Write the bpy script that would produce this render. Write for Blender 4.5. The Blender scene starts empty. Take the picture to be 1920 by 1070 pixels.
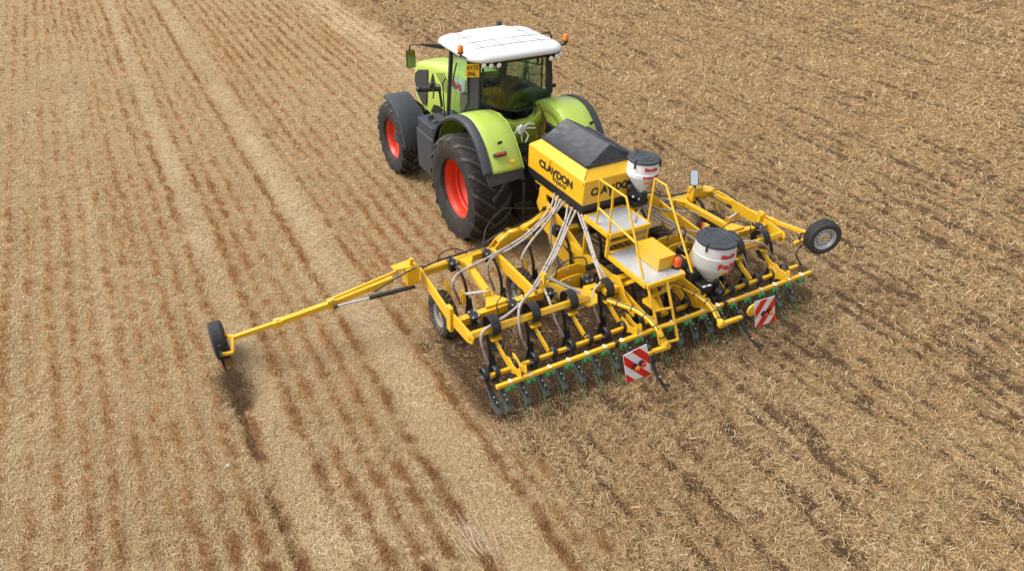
import bpy, math, random
import numpy as np
from mathutils import Vector, Matrix
random.seed(7); RNG = np.random.default_rng(11)
SC = bpy.context.scene; COL = SC.collection
R = math.radians

# ---------------------------------------------------------------- camera
CAM = Vector((-6.5093, -11.1543, 7.1477)); F, YAW, PITCH, ROLL = 1323.55, .5303, .5991, .0270
fwd = Vector((math.sin(YAW)*math.cos(PITCH), math.cos(YAW)*math.cos(PITCH), -math.sin(PITCH)))
rt = Vector((math.cos(YAW), -math.sin(YAW), 0)); up_ = rt.cross(fwd)
rt2 = rt*math.cos(ROLL) + up_*math.sin(ROLL); up2 = -rt*math.sin(ROLL) + up_*math.cos(ROLL)
cd = bpy.data.cameras.new('camera'); cam = bpy.data.objects.new('camera', cd); COL.objects.link(cam)
cam.matrix_world = Matrix(((rt2.x, up2.x, -fwd.x, CAM.x), (rt2.y, up2.y, -fwd.y, CAM.y), (rt2.z, up2.z, -fwd.z, CAM.z), (0, 0, 0, 1)))
cd.sensor_width = 36; cd.lens = 36*F/1920; cd.clip_start = .1; cd.clip_end = 2000
SC.camera = cam
# ---------------------------------------------------------------- world, sun, exposure
SUN_EL, SUN_AZ = R(52), R(-60)          # azimuth measured from +Y towards +X
w = bpy.data.worlds.new('World'); SC.world = w; w.use_nodes = True
nt = w.node_tree; bg = nt.nodes['Background']
sky = nt.nodes.new('ShaderNodeTexSky'); sky.sky_type = 'NISHITA'; sky.sun_disc = False
sky.sun_elevation = SUN_EL; sky.sun_rotation = SUN_AZ; sky.air_density = 1.0; sky.dust_density = 4.0
hs = nt.nodes.new('ShaderNodeHueSaturation'); hs.inputs['Saturation'].default_value = .22
nt.links.new(sky.outputs[0], hs.inputs['Color']); nt.links.new(hs.outputs[0], bg.inputs[0]); bg.inputs[1].default_value = .15
sl = bpy.data.lights.new('sun', 'SUN'); so = bpy.data.objects.new('sun', sl); COL.objects.link(so)
sl.energy = 1.25; sl.angle = R(36); sl.color = (1, .965, .91)
sd = Vector((math.sin(SUN_AZ)*math.cos(SUN_EL), math.cos(SUN_AZ)*math.cos(SUN_EL), math.sin(SUN_EL)))
so.rotation_euler = sd.to_track_quat('Z', 'Y').to_euler(); so.location = (0, 0, 30)
SC.view_settings.view_transform = 'Standard'; SC.view_settings.look = 'None'; SC.view_settings.gamma = 1
SC.view_settings.exposure = .72

# ---------------------------------------------------------------- materials
def newmat(name, col, rough=.5, metal=0, spec=.5, noise=0, nscale=8, dirt=0, dirtcol=(.22, .14, .075), bump=0, bscale=60, coat=0):
    m = bpy.data.materials.new(name); m.use_nodes = True; n = m.node_tree; b = n.nodes['Principled BSDF']
    b.inputs['Base Color'].default_value = (*col, 1); b.inputs['Roughness'].default_value = rough
    b.inputs['Metallic'].default_value = metal; b.inputs['Specular IOR Level'].default_value = spec
    b.inputs['Coat Weight'].default_value = coat; b.inputs['Coat Roughness'].default_value = .15
    tc = n.nodes.new('ShaderNodeTexCoord'); out = None
    if noise:
        t = n.nodes.new('ShaderNodeTexNoise'); t.inputs['Scale'].default_value = nscale; t.inputs['Detail'].default_value = 5
        n.links.new(tc.outputs['Object'], t.inputs['Vector'])
        mx = n.nodes.new('ShaderNodeMix'); mx.data_type = 'RGBA'
        mx.inputs['A'].default_value = tuple(c*(1-noise) for c in col)+(1,); mx.inputs['B'].default_value = tuple(min(1, c*(1+noise)) for c in col)+(1,)
        n.links.new(t.outputs['Fac'], mx.inputs['Factor']); out = mx.outputs['Result']
        r = n.nodes.new('ShaderNodeMapRange'); r.inputs['To Min'].default_value = max(.03, rough-.12); r.inputs['To Max'].default_value = min(1, rough+.15)
        n.links.new(t.outputs['Fac'], r.inputs['Value']); n.links.new(r.outputs[0], b.inputs['Roughness'])
    if dirt:
        t2 = n.nodes.new('ShaderNodeTexNoise'); t2.inputs['Scale'].default_value = nscale*1.7; t2.inputs['Detail'].default_value = 8; t2.inputs['Roughness'].default_value = .65
        n.links.new(tc.outputs['Object'], t2.inputs['Vector'])
        rr = n.nodes.new('ShaderNodeMapRange'); rr.inputs['From Min'].default_value = .5; rr.inputs['From Max'].default_value = .75; rr.inputs['To Max'].default_value = dirt
        n.links.new(t2.outputs['Fac'], rr.inputs['Value'])
        m2 = n.nodes.new('ShaderNodeMix'); m2.data_type = 'RGBA'; m2.inputs['A'].default_value = (*col, 1); m2.inputs['B'].default_value = (*dirtcol, 1)
        if out: n.links.new(out, m2.inputs['A'])
        n.links.new(rr.outputs[0], m2.inputs['Factor']); out = m2.outputs['Result']
    if out: n.links.new(out, b.inputs['Base Color'])
    if bump:
        t3 = n.nodes.new('ShaderNodeTexNoise'); t3.inputs['Scale'].default_value = bscale; n.links.new(tc.outputs['Object'], t3.inputs['Vector'])
        bp = n.nodes.new('ShaderNodeBump'); bp.inputs['Strength'].default_value = bump; bp.inputs['Distance'].default_value = .01
        n.links.new(t3.outputs['Fac'], bp.inputs['Height']); n.links.new(bp.outputs[0], b.inputs['Normal'])
    return m
M = {}
M['yellow'] = newmat('yellow paint', (.74, .425, .016), .38, noise=.10, nscale=3, dirt=.30, dirtcol=(.42, .24, .04), coat=.15)
M['yellowhot'] = newmat('tank yellow paint', (.72, .415, .014), .30, noise=.05, nscale=2, dirt=.12, dirtcol=(.45, .28, .06), coat=.25)
M['black'] = newmat('black steel', (.018, .018, .02), .42, noise=.3, nscale=9, dirt=.4, dirtcol=(.07, .05, .035))
M['plastic'] = newmat('grey black plastic', (.036, .042, .052), .55, noise=.15, nscale=6, dirt=.25, dirtcol=(.11, .09, .07), bump=.15, bscale=300)
M['rubber'] = newmat('tyre rubber', (.014, .0135, .0135), .7, noise=.35, nscale=7, dirt=.8, dirtcol=(.085, .062, .045), bump=.3, bscale=70)  # carcass darkened to paint shade into the grooves between lugs
M['wiregreen'] = newmat('green painted wire', (.06, .20, .07), .5)
M['paddle'] = newmat('worn dark steel', (.075, .080, .085), .5, noise=.3, nscale=9, dirt=.5, dirtcol=(.15, .11, .08))
M['lug'] = newmat('worn lit tread rubber', (.050, .046, .042), .75, noise=.3, nscale=9, dirt=.8, dirtcol=(.13, .095, .065))  # worn dusty lugs, toned lighter so their tops read as lit
M['duct'] = newmat('dirty grey rim', (.33, .32, .30), .5, noise=.2, dirt=.6, dirtcol=(.16, .11, .07))
M['maroon'] = newmat('dark red cable', (.16, .02, .02), .5)
M['rubber2'] = newmat('dusty tyre rubber', (.065, .050, .037), .85, noise=.35, nscale=9, dirt=.9, dirtcol=(.24, .17, .11), bump=.3, bscale=70)
M['cartyre'] = newmat('road tyre rubber', (.035, .036, .038), .7, noise=.15, nscale=9, dirt=.2)
M['red'] = newmat('red rim paint', (.60, .034, .010), .4, noise=.12, nscale=4, dirt=.4, dirtcol=(.35, .08, .04), coat=.2)
M['green'] = newmat('lime green paint', (.42, .56, .085), .34, noise=.07, nscale=3, dirt=.3, dirtcol=(.5, .52, .18), coat=.35)
M['roof'] = newmat('white roof', (.66, .68, .68), .35, noise=.03, nscale=3)
M['groove'] = newmat('roof groove', (.34, .36, .36), .6)
M['white'] = newmat('white plastic', (.72, .74, .76), .4, noise=.04, nscale=5, dirt=.1, dirtcol=(.55, .5, .42))
M['poly'] = newmat('translucent white plastic', (.60, .61, .60), .45, noise=.06, nscale=5)
M['hose'] = newmat('grey beige hose', (.40, .355, .315), .5, noise=.15, nscale=12, dirt=.35, dirtcol=(.3, .23, .16))
M['steel'] = newmat('bright steel', (.62, .63, .65), .25, metal=.9, noise=.1)
M['zinc'] = newmat('zinc plated steel', (.72, .70, .66), .35, metal=.7, noise=.15)
M['tarp'] = newmat('tarpaulin', (.040, .043, .05), .45, noise=.45, nscale=5, dirt=.25, dirtcol=(.13, .13, .13), bump=.8, bscale=7)
M['springgreen'] = newmat('green spring steel', (.035, .24, .07), .4, noise=.2, nscale=12, dirt=.3, dirtcol=(.15, .14, .06))
M['orange'] = newmat('amber lens', (.85, .22, .01), .2, coat=.4)
M['redlens'] = newmat('red lens', (.62, .02, .015), .2, coat=.4)
M['signred'] = newmat('sign red', (.70, .012, .010), .35)
M['signwhite'] = newmat('sign white', (.80, .80, .82), .35)
M['textblack'] = newmat('lettering black', (.02, .02, .02), .5)
M['textred'] = newmat('lettering red', (.60, .02, .03), .45)
M['textorange'] = newmat('lettering orange', (.85, .40, .03), .45)
M['plateyellow'] = newmat('number plate yellow', (.85, .50, .01), .4)
M['lamp'] = newmat('lamp glass', (.85, .87, .88), .12, coat=.5)
M['panelwhite'] = newmat('pale bonnet panel', (.55, .60, .58), .4)
M['seat'] = newmat('seat cloth', (.10, .075, .035), .9, noise=.3, nscale=14)
M['cabdark'] = newmat('cab trim', (.03, .032, .033), .7, noise=.2)
M['cloth'] = newmat('navy cloth', (.02, .03, .06), .9, noise=.3, nscale=12, bump=.5, bscale=30)
M['skin'] = newmat('skin', (.50, .27, .18), .6)
M['hair'] = newmat('hair', (.06, .035, .02), .8)
M['blue'] = newmat('blue cap', (.03, .11, .35), .4)
M['rustred'] = newmat('red oxide paint', (.6, .08, .03), .5)
M['stone'] = newmat('pale stone', (.45, .42, .37), .9, noise=.2, bump=.5)
M['darkmirror'] = newmat('dark mirror glass', (.16, .20, .18), .06, metal=1)
M['mirror'] = newmat('mirror glass', (.9, .92, .95), .03, metal=1)

def tread_mat():
    m = newmat('tread plate', (.58, .61, .65), .32, metal=.35, noise=.15, nscale=6, dirt=.25, dirtcol=(.30, .27, .22))
    n = m.node_tree; tc = n.nodes.new('ShaderNodeTexCoord'); v = n.nodes.new('ShaderNodeTexVoronoi'); v.inputs['Scale'].default_value = 34
    mp = n.nodes.new('ShaderNodeMapping'); mp.inputs['Rotation'].default_value = (0, 0, .785); mp.inputs['Scale'].default_value = (1, .45, 1)
    v.inputs['Randomness'].default_value = .0
    n.links.new(tc.outputs['Object'], mp.inputs['Vector']); n.links.new(mp.outputs[0], v.inputs['Vector'])
    bp = n.nodes.new('ShaderNodeBump'); bp.inputs['Distance'].default_value = .01; bp.inputs['Strength'].default_value = .9; bp.invert = True
    n.links.new(v.outputs['Distance'], bp.inputs['Height']); n.links.new(bp.outputs[0], n.nodes['Principled BSDF'].inputs['Normal'])
    return m
M['tread'] = tread_mat()
def glass_mat(name, tint, amt):
    m = bpy.data.materials.new(name); m.use_nodes = True; n = m.node_tree
    for x in list(n.nodes):
        if x.type == 'BSDF_PRINCIPLED': n.nodes.remove(x)
    o = [x for x in n.nodes if x.type == 'OUTPUT_MATERIAL'][0]
    t = n.nodes.new('ShaderNodeBsdfTransparent'); t.inputs[0].default_value = (*tint, 1)
    g = n.nodes.new('ShaderNodeBsdfGlossy'); g.inputs['Roughness'].default_value = .03; g.inputs[0].default_value = (.8, .95, .9, 1)
    lw = n.nodes.new('ShaderNodeLayerWeight'); lw.inputs[0].default_value = .5
    pw = n.nodes.new('ShaderNodeMath'); pw.operation = 'POWER'; pw.inputs[1].default_value = 4.0; n.links.new(lw.outputs['Facing'], pw.inputs[0])
    ad = n.nodes.new('ShaderNodeMath'); ad.operation = 'MULTIPLY_ADD'; ad.inputs[1].default_value = .9; ad.inputs[2].default_value = .035+amt; n.links.new(pw.outputs[0], ad.inputs[0])
    mx = n.nodes.new('ShaderNodeMixShader'); n.links.new(ad.outputs[0], mx.inputs[0]); n.links.new(t.outputs[0], mx.inputs[1]); n.links.new(g.outputs[0], mx.inputs[2])
    n.links.new(mx.outputs[0], o.inputs[0]); return m
M['glass'] = glass_mat('tinted cab glass', (.70, .80, .76), .02)
M['clearglass'] = glass_mat('clear cab glass', (.86, .93, .90), .0)

# ---------------------------------------------------------------- mesh helpers
def V(*a): return Vector(a)
def frame(d, up=None):
    d = d.normalized(); up = Vector(up) if up is not None else (V(0, 0, 1) if abs(d.z) < .95 else V(0, 1, 0))
    s = d.cross(up)
    if s.length < 1e-6: s = d.cross(V(1, 0, 0))
    s.normalize(); return d, s, s.cross(d).normalized()
class MB:
    def __init__(s): s.v = []; s.f = []; s.m = []; s.mats = []; s.cur = 0
    def mat(s, name):
        if name not in s.mats: s.mats.append(name)
        s.cur = s.mats.index(name); return s
    def add(s, vs, fs):
        b = len(s.v); s.v += [tuple(x) for x in vs]; s.f += [tuple(i+b for i in f) for f in fs]; s.m += [s.cur]*len(fs); return s
    def box(s, c, size, rot=None):
        h = [x/2 for x in size]; vs = [V(x*h[0], y*h[1], z*h[2]) for x in (-1, 1) for y in (-1, 1) for z in (-1, 1)]
        if rot is not None: vs = [rot @ q for q in vs]
        c = Vector(c)
        return s.add([q+c for q in vs], [(0, 1, 3, 2), (4, 6, 7, 5), (0, 4, 5, 1), (2, 3, 7, 6), (0, 2, 6, 4), (1, 5, 7, 3)])
    def beam(s, p, q, w, h, up=None):
        p, q = Vector(p), Vector(q); d, a, u = frame(q-p, up)
        vs = [o+a*x*w/2+u*y*h/2 for o in (p, q) for x, y in ((-1, -1), (1, -1), (1, 1), (-1, 1))]
        return s.add(vs, [(3, 2, 1, 0), (4, 5, 6, 7), (0, 1, 5, 4), (1, 2, 6, 5), (2, 3, 7, 6), (3, 0, 4, 7)])
    def path(s, pts, w, h, up=None):
        for a, b in zip(pts, pts[1:]): s.beam(a, b, w, h, up)
        return s
    def tube(s, pts, r, n=8, cap=True, smooth=0):
        P = [Vector(x) for x in pts]
        if smooth: P = spline(P, smooth)
        rs = r if isinstance(r, (list, tuple)) else [r]*len(P)
        if len(rs) != len(P): rs = [rs[0]+(rs[-1]-rs[0])*i/(len(P)-1) for i in range(len(P))]
        vs = []; fs = []; pa = None
        for i, p in enumerate(P):
            d = (P[min(i+1, len(P)-1)]-P[max(i-1, 0)])
            if d.length < 1e-9: d = V(0, 0, 1)
            d.normalize()
            if pa is None: _, a, u = frame(d)
            else:
                a = pa-d*pa.dot(d); a.normalize(); u = a.cross(d)
            pa = a; u = a.cross(d).normalized()
            for k in range(n):
                t = 2*math.pi*k/n; vs.append(p+a*math.cos(t)*rs[i]+u*math.sin(t)*rs[i])
        for i in range(len(P)-1):
            for k in range(n): fs.append((i*n+k, i*n+(k+1) % n, (i+1)*n+(k+1) % n, (i+1)*n+k))
        if cap: fs.append(tuple(range(n-1, -1, -1))); fs.append(tuple((len(P)-1)*n+k for k in range(n)))
        return s.add(vs, fs)
    def cyl(s, p, q, r, n=16): return s.tube([p, q], r, n)
    def lathe(s, prof, c=(0, 0, 0), axis=(0, 0, 1), n=32, closed=False):   # prof: (radius, along axis)
        c = Vector(c); d, a, u = frame(Vector(axis)); vs = []; fs = []; k = len(prof)
        for i in range(n):
            t = 2*math.pi*i/n; e = a*math.cos(t)+u*math.sin(t)
            vs += [c+e*r+d*h for r, h in prof]
        for i in range(n):
            j = (i+1) % n
            for q in range(k if closed else k-1):
                q2 = (q+1) % k; fs.append((i*k+q, j*k+q, j*k+q2, i*k+q2))
        return s.add(vs, fs)
    def prism(s, pts, off):     # polygon of 3D points, extruded by vector off
        P = [Vector(x) for x in pts]; o = Vector(off); n = len(P)
        return s.add(P+[q+o for q in P], [tuple(range(n)), tuple(range(2*n-1, n-1, -1))]+[(i, i+n, (i+1) % n+n, (i+1) % n) for i in range(n)])
    def sphere(s, c, r, n=12, m=8, sc=(1, 1, 1)):
        c = Vector(c); vs = [c+V(r*sc[0]*math.sin(math.pi*i/m)*math.cos(2*math.pi*k/n), r*sc[1]*math.sin(math.pi*i/m)*math.sin(2*math.pi*k/n), r*sc[2]*math.cos(math.pi*i/m)) for i in range(m+1) for k in range(n)]
        return s.add(vs, [(i*n+k, (i+1)*n+k, (i+1)*n+(k+1) % n, i*n+(k+1) % n) for i in range(m) for k in range(n)])
    def loft(s, rings, close=True, caps=True):
        n = len(rings[0]); vs = [q for r in rings for q in r]; fs = []
        for i in range(len(rings)-1):
            for k in range(n if close else n-1): fs.append((i*n+k, i*n+(k+1) % n, (i+1)*n+(k+1) % n, (i+1)*n+k))
        if caps and close: fs.append(tuple(range(n-1, -1, -1))); fs.append(tuple((len(rings)-1)*n+k for k in range(n)))
        return s.add(vs, fs)
    def build(s, name, mat=None, parent=None, bevel=0, loc=None, solid=0, sub=0, sharp=38, fixn=True):
        me = bpy.data.meshes.new(name); off = Vector((0, 0, 0))
        if loc is not None: pass
        elif parent is not None and parent.get('_base'): off = Vector(parent['_base'])
        me.from_pydata([tuple(Vector(q)-off) for q in s.v] if off.length else s.v, [], s.f)
        for mm in (s.mats or [mat]): me.materials.append(M[mm])
        if len(s.mats) > 1: me.polygons.foreach_set('material_index', s.m)
        if fixn:
            import bmesh
            b = bmesh.new(); b.from_mesh(me); bmesh.ops.remove_doubles(b, verts=b.verts, dist=1e-6) if False else None
            bmesh.ops.recalc_face_normals(b, faces=b.faces); b.to_mesh(me); b.free()
        me.polygons.foreach_set('use_smooth', [True]*len(me.polygons)); me.set_sharp_from_angle(angle=R(sharp)); me.update()
        o = bpy.data.objects.new(name, me); COL.objects.link(o)
        if loc is not None: o.location = loc
        if parent is not None: o.parent = parent
        if parent is not None and parent.get('_base') and loc is None: o['_base'] = list(parent['_base'])
        if loc is not None and parent is not None: o['_base'] = [0, 0, 0]
        if solid: md = o.modifiers.new('solid', 'SOLIDIFY'); md.thickness = solid; md.offset = 0
        if sub: md = o.modifiers.new('sub', 'SUBSURF'); md.levels = sub; md.render_levels = sub
        if bevel: md = o.modifiers.new('bevel', 'BEVEL'); md.width = bevel; md.segments = 2; md.limit_method = 'ANGLE'; md.angle_limit = R(40); md.harden_normals = False
        return o
def spline(P, k):
    P = [Vector(x) for x in P]; Q = [P[0]*2-P[1]]+P+[P[-1]*2-P[-2]]; out = []
    for i in range(1, len(Q)-2):
        a, b, c, d = Q[i-1:i+3]
        for j in range(k):
            t = j/k; out.append(.5*((2*b)+(c-a)*t+(2*a-5*b+4*c-d)*t*t+(3*b-a-3*c+d)*t**3))
    out.append(P[-1]); return out
def empty(name, loc, parent=None):
    o = bpy.data.objects.new(name, None); COL.objects.link(o); o.empty_display_size = .3
    if parent is None: o.location = loc; o['_base'] = list(loc)
    else: o.parent = parent; o.location = loc; o['_base'] = [0, 0, 0]
    return o
def tag(o, label=None, cat=None, group=None, kind=None):
    if label: o['label'] = label
    if cat: o['category'] = cat
    if group: o['group'] = group
    if kind: o['kind'] = kind
    return o
def dup(o, parent, loc=None, rot=None):
    c = o.copy(); COL.objects.link(c); c.parent = parent
    if loc is not None: c.location = loc
    if rot is not None: c.rotation_euler = rot
    for ch in [x for x in COL.objects if x.parent == o]: dup(ch, c)
    return c
def text(name, body, size, origin, xdir, ydir, mat, parent, bold=0, sx=1, thick=.003, shear=0, wrap=None, align='LEFT', space=1, width=None):
    cu = bpy.data.curves.new(name, 'FONT'); cu.body = body; cu.size = size; cu.offset = bold; cu.extrude = thick; cu.shear = shear; cu.align_x = align; cu.space_character = space
    t = bpy.data.objects.new('tmp', cu); COL.objects.link(t); dg = bpy.context.evaluated_depsgraph_get(); dg.update()
    me = bpy.data.meshes.new_from_object(t.evaluated_get(dg)); bpy.data.objects.remove(t)
    if width: xs = [v.co.x for v in me.vertices]; x0_ = min(xs); sx = width/(max(xs)-x0_)
    X = Vector(xdir).normalized(); Y = Vector(ydir).normalized(); Z = X.cross(Y).normalized(); o = Vector(origin); base = Vector(parent['_base'])
    for vtx in me.vertices:
        x, y, z = vtx.co; x *= sx
        if wrap:    # wrap = (centre, radius function of height, start angle)
            c, rf, a0 = wrap; rr = rf(y); a = a0+x/rr; q = Vector(c)+V(math.cos(a)*(rr+z+.003), math.sin(a)*(rr+z+.003), y)
        else: q = o+X*x+Y*y+Z*z
        vtx.co = q-base
    me.materials.clear(); me.materials.append(M[mat]); ob = bpy.data.objects.new(name, me); COL.objects.link(ob); ob.parent = parent; ob['_base'] = list(base)
    return ob

# ================================================================ THE FIELD
def hash2(ix, iy, seed):
    n = (ix.astype(np.int64)*374761393+iy.astype(np.int64)*668265263+seed*1442695041) & 0xffffffff
    n = ((n ^ (n >> 13))*1274126177) & 0xffffffff
    return ((n ^ (n >> 16)) & 0xffff)/65535.
def vnoise(x, y, seed=0):
    ix = np.floor(x); iy = np.floor(y); fx = x-ix; fy = y-iy; fx = fx*fx*(3-2*fx); fy = fy*fy*(3-2*fy)
    a = hash2(ix, iy, seed); b = hash2(ix+1, iy, seed); c = hash2(ix, iy+1, seed); d = hash2(ix+1, iy+1, seed)
    return (a*(1-fx)+b*fx)*(1-fy)+(c*(1-fx)+d*fx)*fy
def fbm(x, y, seed=0, o=4):
    s = 0; a = .5; t = 0
    for i in range(o): s = s+a*vnoise(x*2**i, y*2**i, seed+i*17); t += a; a *= .55
    return s/t
def ss(a, b, x): t = np.clip((x-a)/(b-a), 0, 1); return t*t*(3-2*t)
ROWS = [(-9.35, .5), (-9.05, .8), (-8.72, .5), (-8.40, .55), (-8.08, .5), (-7.80, .35), (-7.48, .35), (-7.22, .5), (-7.0, .9), (-6.71, .8), (-6.42, .95), (-6.1, 1.1),
        (-5.5, .65), (-5.22, 1.05), (-4.9, .55), (-4.6, .5), (-4.26, .95), (-3.42, .45), (-3.18, .3), (-2.93, 1.1), (-2.62, 1.0), (-2.29, .9), (-1.95, 1.0), (-1.62, .9), (-1.30, .8),
        (-.98, .9), (-.62, .8), (-.20, .95), (.18, .8), (.50, .85), (.82, .9), (1.08, .75), (1.5, .2), (1.9, .25), (2.3, .2), (2.6, .2)]
ROWS += [(-9.7-.3*i, .5+.3*((i*7) % 5)/5) for i in range(40) if i % 8 not in (3, 4)]
def worked(x, y):       # 1 on soil the drill has been over
    wob = (vnoise(x*0+3.3, y*1.7, 5)-.5)*.40+(vnoise(x*3, y*3, 6)-.5)*.70
    right = ss(2.75, 3.05, x+wob)
    behind = ss(-3.22, -2.82, x+wob)*(1-ss(-4.5, -4.0, y))
    under = ss(-3.2, -2.75, x+wob)*(1-ss(-2.9, -2.35, y+.3*wob))
    return np.maximum(np.maximum(right, behind), under)
def trail(x, y):        # the slit and loose soil left by the marker tine
    cx = -6.13+.07*(vnoise(y*1.1, y*0, 9)-.5)+.03*(vnoise(y*5, y*0, 10)-.5)
    d = np.abs(x-cx); on = (1-ss(-2.2, -2.0, y))
    patch = .30+.7*ss(.38, .62, fbm(x*2.2, y*1.6, 44, 3)); near = ss(-3.9, -2.6, y)
    core = np.exp(-(d/.045)**2)*on*(.45+.55*near)*patch
    halo = np.exp(-(d/(.19+.05*near))**2)*on*(.30+.25*near)*ss(.35, .7, fbm(x*7, y*7, 41, 3))
    return np.clip(core+halo, 0, 1)
def rowmask(x, y):      # rusty stubble rows about 0.3 m apart, broken into clumps
    m = np.zeros_like(x)
    xw = x+(vnoise(x*0, y*.9, 21)-.5)*.06+(vnoise(x*2, y*5, 22)-.5)*.09
    fade = .62+.48*ss(.25, .62, fbm(x*.16+9, y*.13+3, 61, 2))
    fade = fade*(.55+.45*ss(-11.5, -7.5, x))
    for i, (rx, st) in enumerate(ROWS):
        k = np.abs(xw-rx) < .26
        if not k.any(): continue
        yy = y[k]; cl = fbm(yy*3.1+rx*13, x[k]*0+rx*7, 30+i % 5, 3); cl = .62*ss(.05, .30, cl)+.38*ss(.40, .58, cl)
        lg = .60+.40*ss(.25, .6, vnoise(yy*.33, yy*0+rx*3, 50))
        w_ = .058+.05*vnoise(yy*1.9, yy*0+rx, 52)
        m[k] = np.maximum(m[k], (.35+.65*st)*fade[k]*cl*lg*np.exp(-((xw[k]-rx)/w_)**2))
    rag = ss(.22, .62, vnoise(x*13, y*11, 25)*.65+vnoise(x*5, y*6, 26)*.35)
    return m*(.15+1.0*rag)*1.15
def lanes(x, y):        # paler chaff-covered wheel lanes between the rows
    p = np.exp(-((x+5.82)/.20)**2)+np.exp(-((x+3.85)/.26)**2)+.45*np.exp(-((x+7.68)/.22)**2)+.25*np.exp(-((x+10.4)/.5)**2)+.6*np.exp(-((x+2.0)/.3)**2)*(y < -3)+.9*ss(1.1, 1.4, x)*(1-ss(2.6, 2.9, x))
    return np.clip(p, 0, 1)*(.15+.60*ss(.3, .65, fbm(x*.9, y*.5, 64, 3)))*np.where(x > 0, 1, 1-.5*ss(2, 14, y))
def furrow(x, y):       # tine furrows on the worked soil, 0.316 m apart, uneven
    ph = x/.316+.2+(fbm(x*.5, y*.35, 70, 2)-.5)*.7+(vnoise(x*3, y*3, 75)-.5)*.25
    k = np.floor(ph); st = hash2(k, k*0, 72)
    along = ss(.38, .68, fbm(y*.55+k*11, k*3.1, 71, 3))
    wd = .13+.13*vnoise(y*.8, k*1.3, 73)
    return (np.exp(-(((ph-k-.5))/wd)**2))*(.30+.70*along)*(.40+.60*st**1.5)*(.55+.6*ss(.25, .6, vnoise(x*6, y*3, 74)))
def height(x, y, wk, rw, tr, fu):
    h = (fbm(x*1.1, y*.9, 1, 3)-.5)*.05
    un = rw*.02+(fbm(x*8, y*8, 2, 2)-.5)*.015
    wo = (fbm(x*6, y*5, 3, 4)-.5)*.10+(fbm(x*22, y*22, 4, 2)-.5)*.03-fu*.07+.02
    return h+un*(1-wk)+wo*wk-tr*.05
def fields(x, y):
    wk = worked(x, y); tr = trail(x, y); rw = rowmask(x, y)*(1-wk); fu = furrow(x, y)
    s1 = fbm(x*7+.6*vnoise(x, y*.6, 97), y*.55, 96, 3)-.5; n1 = fbm(x*2.2, y*1.3, 80, 4); n2 = fbm(x*9, y*9, 81, 3)
    under = ss(-3.3, -2.8, x)*(1-ss(3.2, 3.6, x))*ss(-5.25, -4.7, y)*(1-ss(-2.9, -2.3, y))
    fresh = np.exp(-np.maximum(-4.9-y, 0)/1.5)*ss(-3.3, -2.8, x)*(1-ss(3.0, 3.5, x))*(y < -4.0)
    far = ss(16, 30, np.sqrt((x+6.5)**2+(y+11.2)**2))*ss(8, 22, x)
    soil = wk*np.clip(.12-.18*ss(-4.5, 1, y)+.95*fu+1.15*np.maximum(s1, -.1)+.45*(n1-.5)+1.0*(n2-.5)+.12*far, 0, 1)
    soil = np.clip(np.maximum(soil, under*(.55+1.1*(n2-.35))+fresh*.42*n2*2), 0, 1)  # dark soil under the drill, strengthened to paint in the machine's shadow
    soil = np.clip(np.maximum(soil, tr), 0, 1)
    return wk, rw, tr, fu, soil
def axis(lo, hi, st, far):
    c = np.arange(lo, hi+st/2, st); g = []; d = st
    while True:
        d *= 1.6; v = (g[-1] if g else 0)+d
        g.append(v)
        if v > far: break
    g = np.array(g); return np.concatenate([(lo-g)[::-1], c, hi+g])
gx = axis(-14, 26, .055, 500); gy = axis(-12, 30, .055, 500)
X, Y = np.meshgrid(gx, gy); x = X.ravel(); y = Y.ravel()
wk, rw, tr, fu, soil = fields(x, y); pale = lanes(x, y)*(1-wk); z = height(x, y, wk, rw, tr, fu)
nx, ny = len(gx), len(gy); Zg = z.reshape(ny, nx)
me = bpy.data.meshes.new('field'); N = nx*ny; me.vertices.add(N); me.vertices.foreach_set('co', np.stack([x, y, z], 1).astype(np.float32).ravel())
i0 = (np.arange(ny-1)[:, None]*nx+np.arange(nx-1)[None]).ravel(); q = np.stack([i0, i0+1, i0+nx+1, i0+nx], 1)
nf = len(q); me.loops.add(nf*4); me.polygons.add(nf); me.loops.foreach_set('vertex_index', q.ravel().astype(np.int32)); me.polygons.foreach_set('loop_start', np.arange(0, nf*4, 4, dtype=np.int32)); me.polygons.foreach_set('use_smooth', np.ones(nf, bool)); me.update()
for nm, ar in (('soil', soil), ('tuft', rw), ('worked', wk), ('pale', pale)):
    a = me.attributes.new(nm, 'FLOAT', 'POINT'); a.data.foreach_set('value', ar.astype(np.float32))
field = bpy.data.objects.new('field', me); COL.objects.link(field); tag(field, 'stubble field, pale unworked rows beside darker drilled soil', 'field', kind='structure')
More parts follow.
